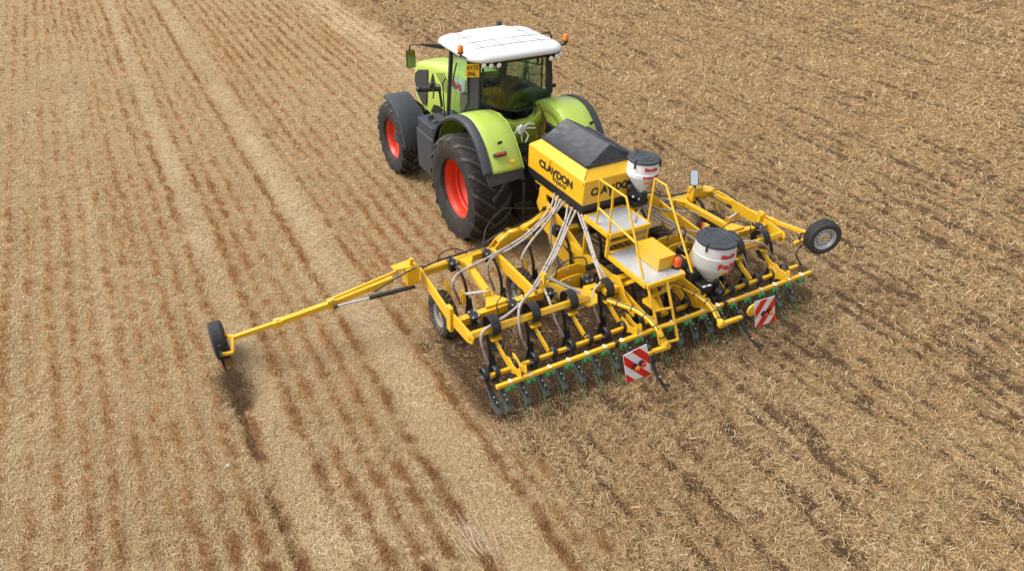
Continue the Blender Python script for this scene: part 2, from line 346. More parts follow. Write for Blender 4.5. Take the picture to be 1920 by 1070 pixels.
def field_mat():
    m = bpy.data.materials.new('stubble field'); m.use_nodes = True; n = m.node_tree; L = n.links; b = n.nodes['Principled BSDF']
    b.inputs['Roughness'].default_value = .95; b.inputs['Specular IOR Level'].default_value = .1
    tc = n.nodes.new('ShaderNodeTexCoord')
    def noise(sc, det=4, rough=.6, stretch=None):
        t = n.nodes.new('ShaderNodeTexNoise'); t.inputs['Scale'].default_value = sc; t.inputs['Detail'].default_value = det; t.inputs['Roughness'].default_value = rough
        if stretch:
            mp = n.nodes.new('ShaderNodeMapping'); mp.inputs['Scale'].default_value = stretch; L.new(tc.outputs['Object'], mp.inputs['Vector']); L.new(mp.outputs[0], t.inputs['Vector'])
        else: L.new(tc.outputs['Object'], t.inputs['Vector'])
        return t.outputs['Fac']
    def mix(f, a, bb):
        x = n.nodes.new('ShaderNodeMix'); x.data_type = 'RGBA'
        for k, v in (('Factor', f), ('A', a), ('B', bb)):
            if isinstance(v, tuple): x.inputs[k].default_value = (*v, 1)
            elif isinstance(v, float): x.inputs[k].default_value = v
            else: L.new(v, x.inputs[k])
        return x.outputs['Result']
    def rng(v, a, bb, c=0., d=1.):
        r = n.nodes.new('ShaderNodeMapRange'); r.inputs['From Min'].default_value = a; r.inputs['From Max'].default_value = bb; r.inputs['To Min'].default_value = c; r.inputs['To Max'].default_value = d
        L.new(v, r.inputs['Value']); return r.outputs[0]
    def attr(nm): t = n.nodes.new('ShaderNodeAttribute'); t.attribute_name = nm; return t.outputs['Fac']
    def mth(op, a, bb):
        x = n.nodes.new('ShaderNodeMath'); x.operation = op
        for i, v in enumerate((a, bb)):
            if isinstance(v, float): x.inputs[i].default_value = v
            else: L.new(v, x.inputs[i])
        x.use_clamp = True; return x.outputs[0]
    fine = noise(45, 4, .7); mid = noise(6, 5, .65); big = noise(.5, 3)
    litter = mix(rng(fine, .35, .65), C_LIT0, C_LIT1)
    litter = mix(rng(mid, .45, .75, 0., .55), litter, (.27, .16, .075))
    litter = mix(mth('MULTIPLY', attr('pale'), .75), litter, (.54, .42, .26))
    wl = mix(rng(fine, .35, .65), (.135, .083, .038), (.42, .280, .132))  # worked base darkened too, painting shade into gaps between straws
    col = mix(attr('worked'), litter, wl)
    col = mix(mth('MULTIPLY', rng(attr('tuft'), .08, .5), rng(fine, .3, .6, .35, 1.)), col, (.38, .205, .088)); col = mix(mth('MULTIPLY', rng(attr('tuft'), .45, 1.1), rng(noise(28, 3), .45, .68)), col, (.19, .092, .040))
    so_ = mth('ADD', attr('soil'), mth('MULTIPLY', mth('SUBTRACT', fine, .5), 1.2)); so_ = mth('MULTIPLY', so_, rng(attr('soil'), 0., .12)); so_ = rng(so_, .13, .52)
    sc_ = mix(rng(noise(90, 3), .35, .65), (.050, .030, .017), (.135, .085, .048)); col = mix(so_, col, sc_)
    L.new(col, b.inputs['Base Color'])
    bp = n.nodes.new('ShaderNodeBump'); bp.inputs['Strength'].default_value = .8; bp.inputs['Distance'].default_value = .03; L.new(fine, bp.inputs['Height']); L.new(bp.outputs[0], b.inputs['Normal'])
    return m
C_LIT0 = (.20, .132, .066); C_LIT1 = (.49, .358, .195)  # litter base toned dark so gaps between straws look shaded
me.materials.append(field_mat())
def hz(px, py):     # ground height by bilinear lookup on the grid
    ix = np.clip(np.searchsorted(gx, px)-1, 0, nx-2); iy = np.clip(np.searchsorted(gy, py)-1, 0, ny-2)
    fx = (px-gx[ix])/(gx[ix+1]-gx[ix]); fy = (py-gy[iy])/(gy[iy+1]-gy[iy])
    return (Zg[iy, ix]*(1-fx)+Zg[iy, ix+1]*fx)*(1-fy)+(Zg[iy+1, ix]*(1-fx)+Zg[iy+1, ix+1]*fx)*fy
def look(A, px, py):
    A = A.reshape(ny, nx); ix = np.clip(np.searchsorted(gx, px)-1, 0, nx-2); iy = np.clip(np.searchsorted(gy, py)-1, 0, ny-2)
    fx = (px-gx[ix])/(gx[ix+1]-gx[ix]); fy = (py-gy[iy])/(gy[iy+1]-gy[iy])
    return (A[iy, ix]*(1-fx)+A[iy, ix+1]*fx)*(1-fy)+(A[iy+1, ix]*(1-fx)+A[iy+1, ix+1]*fx)*fy
def lk(px, py): return [look(A, px, py) for A in (wk, rw, tr, fu, soil)]
def H1(x, y): return float(hz(np.array([x]), np.array([y]))[0])

def scatter(n, a0, a1, r0, r1, pw):     # points around the near corner of the field, thinner far away
    u = RNG.random(n); e = 2-pw; r = (r0**e+(r1**e-r0**e)*u)**(1/e) if abs(e) > 1e-6 else r0*(r1/r0)**u
    a = R(a0)+(R(a1)-R(a0))*RNG.random(n); return -6.5+np.sin(a)*r, -11.15+np.cos(a)*r, r
def blades(name, px, py, pz, dirx, diry, dirz, ln, wd, tone, mat, lift=0):
    n = len(px); d = np.stack([dirx, diry, dirz], 1); d /= np.linalg.norm(d, axis=1)[:, None]
    upv = RNG.normal(size=(n, 3))*.6; upv[:, 2] += .9
    s = np.cross(d, upv); s /= np.linalg.norm(s, axis=1)[:, None]
    c = np.stack([px, py, pz], 1); a = c-d*ln[:, None]/2; b = c+d*ln[:, None]/2
    if lift: a = c; b = c+d*ln[:, None]
    mid = (a+b)/2; mid[:, 2] += ln*.06*RNG.random(n)
    hw = (s*wd[:, None]/2)
    co = np.stack([a-hw, a+hw, mid+hw, mid-hw, b+hw*.7, b-hw*.7], 1).reshape(-1, 3).astype(np.float32)
    k = np.arange(n)[:, None]*6; fq = np.concatenate([k+np.array([[0, 1, 2, 3]]), k+np.array([[3, 2, 4, 5]])], 1).reshape(-1, 4); nf = len(fq)
    me = bpy.data.meshes.new(name); me.vertices.add(n*6); me.vertices.foreach_set('co', co.ravel())
    me.loops.add(nf*4); me.polygons.add(nf); me.loops.foreach_set('vertex_index', fq.ravel().astype(np.int32)); me.polygons.foreach_set('loop_start', np.arange(0, nf*4, 4, dtype=np.int32)); me.update()
    at = me.attributes.new('tone', 'FLOAT', 'FACE'); at.data.foreach_set('value', np.repeat(tone, 2).astype(np.float32))
    me.materials.append(mat); o = bpy.data.objects.new(name, me); COL.objects.link(o); return o
def blade_mat(name, stops):
    m = bpy.data.materials.new(name); m.use_nodes = True; n = m.node_tree; b = n.nodes['Principled BSDF']; b.inputs['Roughness'].default_value = .75; b.inputs['Specular IOR Level'].default_value = .25
    a = n.nodes.new('ShaderNodeAttribute'); a.attribute_name = 'tone'; cr = n.nodes.new('ShaderNodeValToRGB'); e = cr.color_ramp.elements
    e[0].position, e[0].color = stops[0][0], (*stops[0][1], 1); e[1].position, e[1].color = stops[-1][0], (*stops[-1][1], 1)
    for p, c in stops[1:-1]: q = e.new(p); q.color = (*c, 1)
    n.links.new(a.outputs['Fac'], cr.inputs[0]); n.links.new(cr.outputs[0], b.inputs['Base Color']); return m
straw_m = blade_mat('loose straw', [(0, (.15, .085, .035)), (.25, (.35, .225, .100)), (.55, (.51, .372, .200)), (.85, (.64, .505, .305)), (1, (.74, .65, .48))])
stub_m = blade_mat('stubble stems', [(0, (.15, .065, .022)), (.4, (.36, .180, .075)), (.8, (.52, .305, .14)), (1, (.64, .44, .22))])

# loose straw lying over the whole field
px, py, r = scatter(900000, -32, 92, 3.2, 46, 2.25)
wk_, rw_, tr_, fu_, so_ = lk(px, py)
keep = RNG.random(len(px)) > np.clip(so_*1.35-.05, 0, .90)
keep &= RNG.random(len(px)) > rw_*1.0
px, py, r, wk_, so_ = px[keep], py[keep], r[keep], wk_[keep], so_[keep]; n = len(px)
sc = np.clip(r/11, .8, 3.2)
ln = (.032+.085*RNG.random(n)**2)*sc**.45*(1+.25*wk_); wd = (.0036+.0038*RNG.random(n))*sc**.85*(1+.15*wk_)
az = RNG.random(n)*2*np.pi; az = np.where(RNG.random(n) < .25, np.pi/2+RNG.normal(size=n)*.4, az); el = RNG.normal(size=n)*(.17+.36*wk_)
tone = np.clip(.54-.30*rw_[keep]-.22*fu_[keep]*wk_+(.17+.03*wk_)*RNG.normal(size=n)-.04*wk_-.2*so_+.07*look(pale, px, py)-.03*(1-wk_)+.12*(fbm(px*.9, py*.7, 90, 3)-.5)*2, 0, 1)
pz = hz(px, py)+.006+np.abs(np.sin(el))*ln*.5+RNG.random(n)*.012
o = blades('loose_straw', px, py, pz, np.cos(az)*np.cos(el), np.sin(az)*np.cos(el), np.sin(el), ln, wd, tone, straw_m)
tag(o, 'loose chopped straw lying over the whole field', 'straw', kind='stuff')
# standing stubble in rows on the unworked ground
px, py, r = scatter(700000, -32, 60, 3.2, 46, 2.0)
rx_ = np.array(sorted(q[0] for q in ROWS)); k = px < 3; px, py, r = px[k], py[k], r[k]
ii = np.clip(np.searchsorted(rx_, px), 1, len(rx_)-1); nr = np.where(np.abs(rx_[ii]-px) < np.abs(rx_[ii-1]-px), rx_[ii], rx_[ii-1]); px = nr+RNG.normal(size=len(px))*.07
wk_, rw_, tr_, fu_, so_ = lk(px, py); keep = RNG.random(len(px)) < np.clip(rw_*1.4-.10, 0, 1)*(1-so_)
px, py, r = px[keep], py[keep], r[keep]; n = len(px); sc = np.clip(r/11, .8, 3)
az = RNG.random(n)*2*np.pi; ti = np.abs(RNG.normal(size=n))*.55
o = blades('standing_stubble', px, py, hz(px, py)-.005, np.cos(az)*np.sin(ti), np.sin(az)*np.sin(ti), np.cos(ti)+.05, (.035+.055*RNG.random(n))*sc**.35, (.004+.003*RNG.random(n))*sc, np.clip(.5+.22*RNG.normal(size=n), 0, 1), stub_m, lift=1)
tag(o, 'rusty brown cut stubble standing in drilled rows left of the machine', 'stubble', kind='stuff')
# uprooted stubble mixed into the worked ground
px, py, r = scatter(330000, -10, 92, 3.2, 46, 2.2); wk_, rw_, tr_, fu_, so_ = lk(px, py); keep = (wk_ > .5) & (RNG.random(len(px)) < (.25+.75*ss(.42, .62, fbm(px*3, py*2.2, 95, 3)))*(1-np.clip(so_*1.2, 0, .95)))
px, py, r = px[keep], py[keep], r[keep]; n = len(px); sc = np.clip(r/11, .8, 3.2); az = RNG.random(n)*2*np.pi; ti = .5+np.abs(RNG.normal(size=n))*.5
o = blades('uprooted_stubble', px, py, hz(px, py)-.004, np.cos(az)*np.sin(ti), np.sin(az)*np.sin(ti), np.abs(np.cos(ti))+.1, (.04+.07*RNG.random(n))*sc**.6, (.004+.004*RNG.random(n))*sc, np.clip(.62+.25*RNG.normal(size=n), 0, 1), stub_m, lift=1)
tag(o, 'torn up brown stubble mixed into the drilled soil', 'stubble', kind='stuff')

# soil clods and flying soil
def clods(name, P, S, mat):
    oc = np.array([(1, 0, 0), (-1, 0, 0), (0, 1, 0), (0, -1, 0), (0, 0, 1), (0, 0, -1)], float); fc = np.array([(0, 2, 4), (2, 1, 4), (1, 3, 4), (3, 0, 4), (2, 0, 5), (1, 2, 5), (3, 1, 5), (0, 3, 5)])
    n = len(P); co = oc[None]*(S[:, None, None]*(.6+.8*RNG.random((n, 6, 3)))) + RNG.normal(size=(n, 6, 3))*S[:, None, None]*.18; co[..., 2] *= .75
    co += P[:, None]; fs = (np.arange(n)[:, None, None]*6+fc[None]).reshape(-1, 3)
    me = bpy.data.meshes.new(name); me.from_pydata(co.reshape(-1, 3).tolist(), [], fs.tolist()); me.materials.append(mat); o = bpy.data.objects.new(name, me); COL.objects.link(o); return o
M['clod'] = newmat('dark soil', (.062, .038, .022), .95, noise=.45, nscale=30, spec=.1)
M['clod2'] = newmat('flying dry soil', (.12, .078, .045), .95, noise=.5, nscale=30, spec=.1)
px, py, r = scatter(160000, -30, 90, 3.5, 40, 2.1); wk_, rw_, tr_, fu_, so_ = lk(px, py); keep = RNG.random(len(px)) < (so_-.45)*1.5; px, py, r = px[keep], py[keep], r[keep]
S = (.006+.016*RNG.random(len(px))**3)*np.clip(r/11, .9, 2.5); o = clods('soil_clods', np.stack([px, py, hz(px, py)+S*.2], 1), S, M['clod'])
tag(o, 'crumbs and clods of dark soil in the fresh furrows', 'soil', kind='stuff')
n = 5200; t = RNG.random(n)**.75; az = RNG.normal(size=n)*1.0
sx = -6.12+np.sin(az)*t*.34*(.5+.5*RNG.random(n)); sy = -2.16-t*.95*np.abs(np.cos(az*.8)); szz = .02+(np.sin(t*np.pi*.9)*.26)*RNG.random(n)**.9
o = clods('soil_spray', np.stack([sx, sy, szz], 1), .0035+.0095*RNG.random(n)**4, M['clod2'])
tag(o, 'dark soil thrown up behind the marker tine', 'soil', kind='stuff')
n = 3500; sx = -3.05-np.abs(RNG.normal(size=n))*.13; sy = -3.3-RNG.random(n)*1.5; szz = .02+RNG.random(n)**2*.25
o = clods('flying_soil', np.stack([sx, sy, szz], 1), .003+.008*RNG.random(n)**3, M['clod2'])
tag(o, 'loose soil thrown out beside the left end of the drill', 'soil', kind='stuff')
def stalks(name, c, n, L, spread, ang, label):
    mb = MB(); c = Vector(c)
    for i in range(n):
        a = R(ang+random.gauss(0, 9)); l = L*(.6+.4*random.random()); s = c+V(random.gauss(0, spread), random.gauss(0, .10), 0)
        p = s-V(math.cos(a), math.sin(a), 0)*l/2; q = s+V(math.cos(a), math.sin(a), 0)*l/2
        p.z = H1(p.x, p.y)+.015+.03*random.random(); q.z = H1(q.x, q.y)+.015+.03*random.random(); m_ = (p+q)/2+V(random.gauss(0, .02), random.gauss(0, .02), .02)
        mb.tube([p, m_, q], .003, 4)
    o = mb.build(name, 'stalk'); tag(o, label, 'straw'); return o
M['stalk'] = newmat('pale stalk', (.48, .37, .26), .7, noise=.2, nscale=20)
stalks('straw_bundle', (-4.25, -6.53, 0), 26, .60, .09, 97, 'bundle of long pale stalks lying at the bottom edge of the field')
stalks('straw_bundle', (-3.9, -1.87, 0), 14, .42, .08, 128, 'few long pale stalks lying under the marker arm')
stalks('straw_bundle', (-5.82, -3.6, 0), 5, .42, .02, 70, 'long pale stalks lying right of the thrown soil')
def stone(c, s, label):
    mb = MB(); mb.sphere((0, 0, 0), s, 9, 6, (1, .7, .55))
    mb.v = [tuple(Vector(q)*(1+.25*(random.random()-.5))) for q in mb.v]; c = Vector(c); c.z = H1(c.x, c.y)+s*.35
    tag(mb.build('stone', 'stone', loc=c), label, 'stone')
stone((-6.5, -4.02, 0), .035, 'pale stone in the stubble left of the soil trail, nearest the camera')
stone((-2.92, 5.57, -0), .05, 'white stone between stubble rows far left of the tractor')
stone((-9.06, 8.85, 0), .05, 'white stone at the far left edge of the field')
# ================================================================ wheels
def ag_tyre(Ro, W, n, name, parent, mat='rubber', rimr=None, lugh=.07, lugw=.05):
    """lugged tyre about the x axis, centred on the parent's origin"""
    ri = rimr; w = W/2
    prof = [(ri, -w*.70), (ri+.03, -w*.86), (ri+(Ro-ri)*.35, -w*1.0), (ri+(Ro-ri)*.62, -w*1.0), (Ro-lugh-.035, -w*.94), (Ro-lugh-.008, -w*.80), (Ro-lugh+.004, -w*.4), (Ro-lugh+.006, 0),
            (Ro-lugh+.004, w*.4), (Ro-lugh-.008, w*.80), (Ro-lugh-.035, w*.94), (ri+(Ro-ri)*.62, w*1.0), (ri+(Ro-ri)*.35, w*1.0), (ri+.03, w*.86), (ri, w*.70)]
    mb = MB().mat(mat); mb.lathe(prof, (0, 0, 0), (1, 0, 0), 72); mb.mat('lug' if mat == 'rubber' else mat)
    for k in range(n):
        for s in (-1, 1):
            a0 = 2*math.pi*(k+(.5 if s > 0 else 0))/n; ring = []
            for j in range(7):
                t = j/6; xx = s*(w*1.0-(w*1.0+.03)*t); a = a0+(t**.9)*2*math.pi/n*1.1
                base = Ro-lugh-.004-(.03 if j == 0 else 0); top = Ro-.012*(1 if j == 1 else 0)-(.075 if j == 0 else 0); hw = lugw/2*(1.15 if j < 2 else 1)/Ro
                if j == 0: xx = s*w*1.012
                P = []
                for rr, da in ((base-.01, -hw*1.25), (top, -hw*.8), (top, hw*.8), (base-.01, hw*1.25)):
                    P.append(V(xx, rr*math.cos(a+da), rr*math.sin(a+da)))
                ring.append(P)
            mb.loft(ring)
    return mb.build(name, mat, parent, sharp=30)
def rim_mesh(name, parent, mat, rr, W, dish, side=-1, boltmat=None, hub=.16, holes=0):
    mb = MB().mat(mat); s = side; w = W/2
    prof = [(rr+.025, s*w*.74), (rr+.03, s*w*.70), (rr-.005, s*w*.66), (rr-.03, s*w*.5), (rr-.045, s*w*.42), (rr-.05, s*(w*.42-dish*.35)), (rr-.075, s*(w*.42-dish*.42)), (rr-.078, s*(w*.42-dish*.62)), (rr-.13, s*(w*.42-dish*.75)), (rr*.55, s*(w*.42-dish*1.0)), (hub+.03, s*(w*.42-dish*.85)), (hub, s*(w*.42-dish*.8)), (.001, s*(w*.42-dish*.8))]
    mb.lathe(prof, (0, 0, 0), (1, 0, 0), 48)
    mb.lathe([(rr-.04, -s*w*.4), (rr+.02, -s*w*.72), (rr-.05, s*(w*.42-dish*.5))], (0, 0, 0), (1, 0, 0), 48)
    x0 = s*(w*.42-dish*.8); mb.mat(boltmat or mat)
    mb.cyl((x0, 0, 0), (x0+s*.09, 0, 0), hub*.72, 20)
    for k in range(8):
        a = 2*math.pi*k/8; p = V(x0+s*.0, math.cos(a)*hub*1.15, math.sin(a)*hub*1.15); mb.cyl(p, p+V(s*.03, 0, 0), .016, 6)
    return mb.build(name, mat, parent)
# ================================================================ TRACTOR
TX = .05
T = empty('tractor', (TX, 1.6, 0)); tag(T, 'lime green tractor with white cab roof and red wheel rims pulling the yellow drill', 'tractor')
def TP(name, mb, mat, **k): return mb.build(name, mat, T, **k)
def tractor_wheel(x, y, zc, Ro, W, n, rr, dish, side, lw):
    wmb = MB(); wmb.cyl((-W*.06, 0, 0), (W*.06, 0, 0), .11, 16); wh = wmb.build('wheel', 'black', T, loc=(x-TX, y-1.6, zc))
    wh['_base'] = [0, 0, 0]
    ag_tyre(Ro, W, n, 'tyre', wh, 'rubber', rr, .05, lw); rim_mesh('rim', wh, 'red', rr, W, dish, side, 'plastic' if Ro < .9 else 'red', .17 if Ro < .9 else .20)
    return wh
tractor_wheel(-.98, 0, .985, 1.04, .80, 18, .575, .30, -1, .080)
tractor_wheel(2*TX+.98, 0, .985, 1.04, .80, 18, .575, .30, 1, .080)
tractor_wheel(-1.09, 3.26, .80, .825, .58, 17, .435, .10, -1, .066)
tractor_wheel(2*TX+1.09, 3.26, .80, .825, .58, 17, .435, .10, 1, .066)
def mir(pts): return [V(2*TX-p[0], p[1], p[2]) for p in pts]
# chassis, axles, gearbox
mb = MB(); mb.box((TX, 2.2, .95), (.55, 4.0, .5)); mb.box((TX, 0, 1.0), (.75, .9, .75)); mb.cyl((-.6, 0, .96), (.84, 0, .96), .2); mb.cyl((-.8, 3.26, .8), (1.04, 3.26, .8), .12)
mb.box((TX, -.3, 1.45), (.7, .7, .35)); mb.box((TX, 3.9, .9), (.7, .5, .6)); TP('chassis', mb, 'black', bevel=.02)
# rear linkage
for s in (-1, 1):
    mb = MB(); mb.beam((TX+s*.42, -.45, .65), (TX+s*.5, -1.55, .62), .09, .12); mb.beam((TX+s*.34, -.5, 1.55), (TX+s*.46, -1.1, 1.42), .08, .1); mb.tube([(TX+s*.46, -1.1, 1.42), (TX+s*.48, -1.15, .68)], .035, 8); mb.cyl((TX+s*.3, -.3, 1.5), (TX+s*.48, -.55, .8), .05, 10)
    TP('lift_arm', mb, 'black', bevel=.008)
mb = MB(); mb.tube([(TX, -.55, 1.35), (TX, -1.5, 1.35)], .035, 8); TP('top_link', mb, 'black')
# rear fenders (profile in y, z)
FP = [(1.02, 1.30), (1.06, 1.55), (.98, 1.80), (.76, 2.06), (.42, 2.27), (.08, 2.41), (-.28, 2.46), (-.58, 2.40), (-.86, 2.21), (-1.06, 1.98), (-1.20, 1.76)]
FPs = [tuple(q)[1:] for q in spline([(0, a, b) for a, b in FP], 4)]
for s in (-1, 1):
    g = lambda xx: xx if s < 0 else 2*TX-xx
    st = [(-1.14, -.035), (-1.10, .0), (-.95, .012), (-.75, .012), (-.56, .0), (-.50, -.05), (-.48, -.18)]
    inx = -.50
    cyy, czz = -.1, 1.2; rings = []
    for xx, dz in st:
        row = []
        for yy, zz in FPs:
            d = V(0, yy-cyy, zz-czz).normalized(); row.append(V(g(xx), yy+d.y*dz, zz+d.z*dz))
        rings.append(row)
    mb = MB().mat('green'); mb.loft(rings, close=False, caps=False)
    fd = TP('rear_fender', mb, 'green', solid=.02)
    k0 = 0; strip = []
    for xx, dz in ((-1.27, -.075), (-1.265, -.02), (-1.22, .012), (-1.13, .012), (-1.125, -.03)):
        row = []
        for yy, zz in FPs:
            d = V(0, yy-cyy, zz-czz).normalized(); row.append(V(g(xx), yy+d.y*dz, zz+d.z*dz))
        strip.append(row)
    mb = MB(); mb.loft(strip, close=False, caps=False); mb.build('fender_edge', 'plastic', fd, solid=.018)
    mb = MB(); a = [V(g(xx), yy, zz) for xx, yy, zz in ((-1.26, -1.19, 1.76), (inx, -1.19, 1.76), (inx, -1.26, 1.60), (-1.22, -1.28, 1.56))]
    mb.prism(a, (0, .05, .015)); mb.build('mud_flap', 'plastic', fd, bevel=.01)
    mb = MB(); a = [V(g(inx), yy, zz) for yy, zz in FP[2:]]+[V(g(inx), -1.1, 1.6), V(g(inx), -.5, 1.5), V(g(inx), .3, 1.5), V(g(inx), .9, 1.5)]
    mb.prism(a, (s*-.015, 0, 0)); mb.build('inner_panel', 'green' , fd)
    # tail light
    p = (-0.92, -1.08, 2.05) if s < 0 else V(1.1, -1.02, 2.03); p = Vector(p)
    nd = V(0, -.75, .66); td = V(0, .66, .75)
    mb = MB().mat('plastic'); mb.beam(p+V(-.12, 0, 0)+nd*.005, p+V(.12, 0, 0)+nd*.005, .06, .085, nd); mb.mat('redlens'); mb.beam(p+V(-.10, 0, 0)+nd*.028, p+V(-.02, 0, 0)+nd*.028, .035, .055, nd); mb.mat('redlens'); mb.beam(p+V(.0, 0, 0)+nd*.028, p+V(.1, 0, 0)+nd*.028, .035, .055, nd)
    mb.build('tail_light', 'plastic', fd, bevel=.008)
    if s < 0:
        q = Vector((-0.72, -1.16, 1.93)); mb = MB(); mb.beam(q+V(-.05, 0, 0), q+V(.05, 0, 0), .05, .012, nd); mb.build('sticker', 'plateyellow', fd)
    q = Vector((-0.88, -0.96, 2.2)) if s < 0 else V(1.12, -.90, 2.2); mb = MB(); mb.beam(q, q+nd*.05, .05, .04); mb.beam(q+nd*.05+V(-.04, 0, 0), q+nd*.05+V(.05, 0, .01), .03, .04); mb.build('lamp_socket', 'black', fd, bevel=.005)
# green rear panel below the window, with its recess
mb = MB(); rw = [V(x_, y_, z_) for x_, y_, z_ in ((-.56, .18, 2.38), (-.3, .10, 2.22), (.0, .06, 2.12), (.3, .06, 2.12), (.55, .10, 2.24), (.70, .16, 2.38))]
rings = [rw, [q+V(0, -.14, -.03) for q in rw], [q+V(0, -.19, -.20) for q in rw]]
mb.loft(rings, close=False, caps=False); TP('rear_panel', mb, 'green', solid=.02)
mb = MB(); mb.box((TX+.06, -.02, 1.86), (.72, .06, .16)); mb.box((TX+.1, .1, 1.7), (1.1, .08, .5)); TP('rear_bulkhead', mb, 'green', bevel=.01)
# hydraulic couplers and white pipework
mb = MB(); mb.box((TX-.1, -.62, 1.52), (.75, .26, .16)); TP('valve_block', mb, 'black', bevel=.01)
for i in range(6):
    x0 = -.34+i*.11; mb = MB().mat('zinc'); mb.cyl((x0, -.64, 1.60), (x0, -.74, 1.68), .033, 12); mb.mat('rustred'); mb.cyl((x0, -.74, 1.68), (x0, -.77, 1.70), .037, 12); mb.mat('black'); mb.tube([(x0, -.77, 1.70), (x0, -.92, 1.78), (x0+.05, -1.15, 1.62), (x0+.1, -1.3, 1.3)], .014, 6, smooth=4)
    TP('hydraulic_coupler', mb, 'zinc')
mb = MB(); b = Vector((-0.09, -0.35, 2.1)); mb.box(b, (.12, .10, .12), Matrix.Rotation(.4, 3, 'Z')); mb.sphere(b+V(0, -.03, .07), .04)
mb.tube([b+V(.05, 0, .02), b+V(.2, .02, .08), b+V(.32, .02, .04)], .016, 6, smooth=4); mb.tube([b+V(.05, 0, 0), b+V(.18, 0, 0), b+V(.34, .0, -.03)], .014, 6, smooth=4)
mb.tube([b+V(-.05, 0, 0), b+V(-.14, -.04, -.03), b+V(-.13, -.06, -.15)], .014, 6, smooth=4); mb.tube([b+V(.06, -.03, 0), b+V(.12, -.1, -.1), b+V(.03, -.16, -.2)], .012, 6, smooth=4); mb.tube([b+V(0, -.05, -.03), b+V(.0, -.08, -.2)], .015, 6)
TP('pipework', mb, 'white')
mb = MB(); mb.tube([(0.6, 0.1, 2.34), (0.56, -0.1, 2.2), (0.47, -0.3, 2.07), (0.31, -0.5, 1.9)], .018, 6, smooth=5); mb.tube([(0.58, 0.1, 2.34), (0.44, 0, 2.19), (0.36, -0.1, 2.05)], .008, 6, smooth=4); mb.tube([(0.57, 0, 2.27), (0.55, -0.2, 2.1), (0.27, -0.4, 2.04), (0.13, -0.6, 1.95)], .012, 6, smooth=5)
TP('cable', mb, 'maroon')
mb = MB(); mb.box((0.55, -0.25, 2.03), (.05, .03, .14)); TP('warning_sticker', mb, 'plateyellow')
mb = MB(); mb.box((0.68, -0.35, 2), (.3, .3, .2)); mb.box((.1, -.35, 1.6), (.5, .2, .3)); TP('hydraulic_unit', mb, 'black', bevel=.01)
# cab
CB = [V(-.70, .27, 2.50), V(.95, .27, 2.50)]
mb = MB(); mb.box((TX, .95, 1.72), (1.30, 1.3, .12)); mb.box((TX, .95, 1.5), (.9, 1.3, .4)); TP('cab_floor', mb, 'cabdark')
posts = [((-.66, .25, 2.38), (-.60, .30, 3.24)), ((.92, .25, 2.38), (.88, .30, 3.24)), ((-.74, 1.45, 1.75), (-.74, 1.20, 3.26)), ((.98, 1.45, 1.75), (.98, 1.20, 3.26))]
for i, (a, b) in enumerate(posts):
    mb = MB(); 
    if i < 2: s = -1 if i == 0 else 1; mb.prism([V(*a), V(*a)+V(s*.10, .22, -.05), V(*b)+V(s*.14, .22, 0), V(*b)], (-s*.05, .03, 0)); mb.beam(a, b, .05, .05)
    else: mb.beam(a, b, .075, .07)
    TP('cab_pillar', mb, 'cabdark', bevel=.012)
# side and front glass
for s in (-1, 1):
    g = lambda xx: xx if s < 0 else 2*TX-xx
    mb = MB(); mb.prism([(g(-.76), .48, 2.42), (g(-.78), .78, 2.05), (g(-.76), 1.40, 1.80), (g(-.75), 1.20, 3.24), (g(-.74), .48, 3.24)], (.006, 0, 0)); dr = TP('side_door', mb, 'clearglass')
    mb = MB(); mb.tube([(g(-.775), .50, 2.42), (g(-.79), .78, 2.04), (g(-.77), 1.40, 1.79)], .022, 6, smooth=3); mb.tube([(g(-.765), .48, 2.42), (g(-.75), .48, 3.24)], .02, 6); mb.build('door_frame', 'cabdark', dr)
    mb = MB(); mb.tube([(-0.78, 0.9, 3.09), (-0.8, 1.02, 2.74), (-0.8, 0.96, 2.57)] if s < 0 else [(1.02, 1.3, 3), (1.04, 1.3, 2.6), (1.02, 1.2, 2.4)], .014, 6, smooth=4); mb.build('door_handle', 'black', dr)
mb = MB(); mb.prism([(-.72, 1.44, 1.85), (.96, 1.44, 1.85), (.96, 1.2, 3.24), (-.72, 1.2, 3.24)], (0, .006, 0)); TP('windscreen', mb, 'clearglass')
RW = [(-0.55, 0.27, 3.23), (0.9, 0.27, 3.2), (0.94, 0.27, 2.82), (0.95, 0.25, 2.48), (0.8, 0.23, 2.36), (0.62, 0.21, 2.29), (0.4, 0.19, 2.25), (0.13, 0.19, 2.24), (-0.19, 0.2, 2.33), (-0.41, 0.22, 2.41), (-0.58, 0.25, 2.5), (-0.57, 0.27, 2.88)]
mb = MB(); mb.prism(RW, (0, .006, 0)); wn = TP('rear_window', mb, 'glass')
mb = MB(); q = [Vector(p)+V(0, -.012, 0) for p in RW]; mb.tube(q+[q[0]], .022, 6); mb.build('window_frame', 'cabdark', wn)
mb = MB(); p = Vector((0.34, 0.17, 2.25)); mb.box(p, (.11, .05, .07)); mb.build('window_latch', 'black', wn, bevel=.006)
mb = MB(); mb.tube([(-0.03, 0.22, 3.24), (0.19, 0.2, 3.19), (0.7, 0.2, 3.05)], .01, 5); mb.box((0.58, 0.2, 3.15), (.035, .03, .10)); mb.build('wiper', 'black', wn)
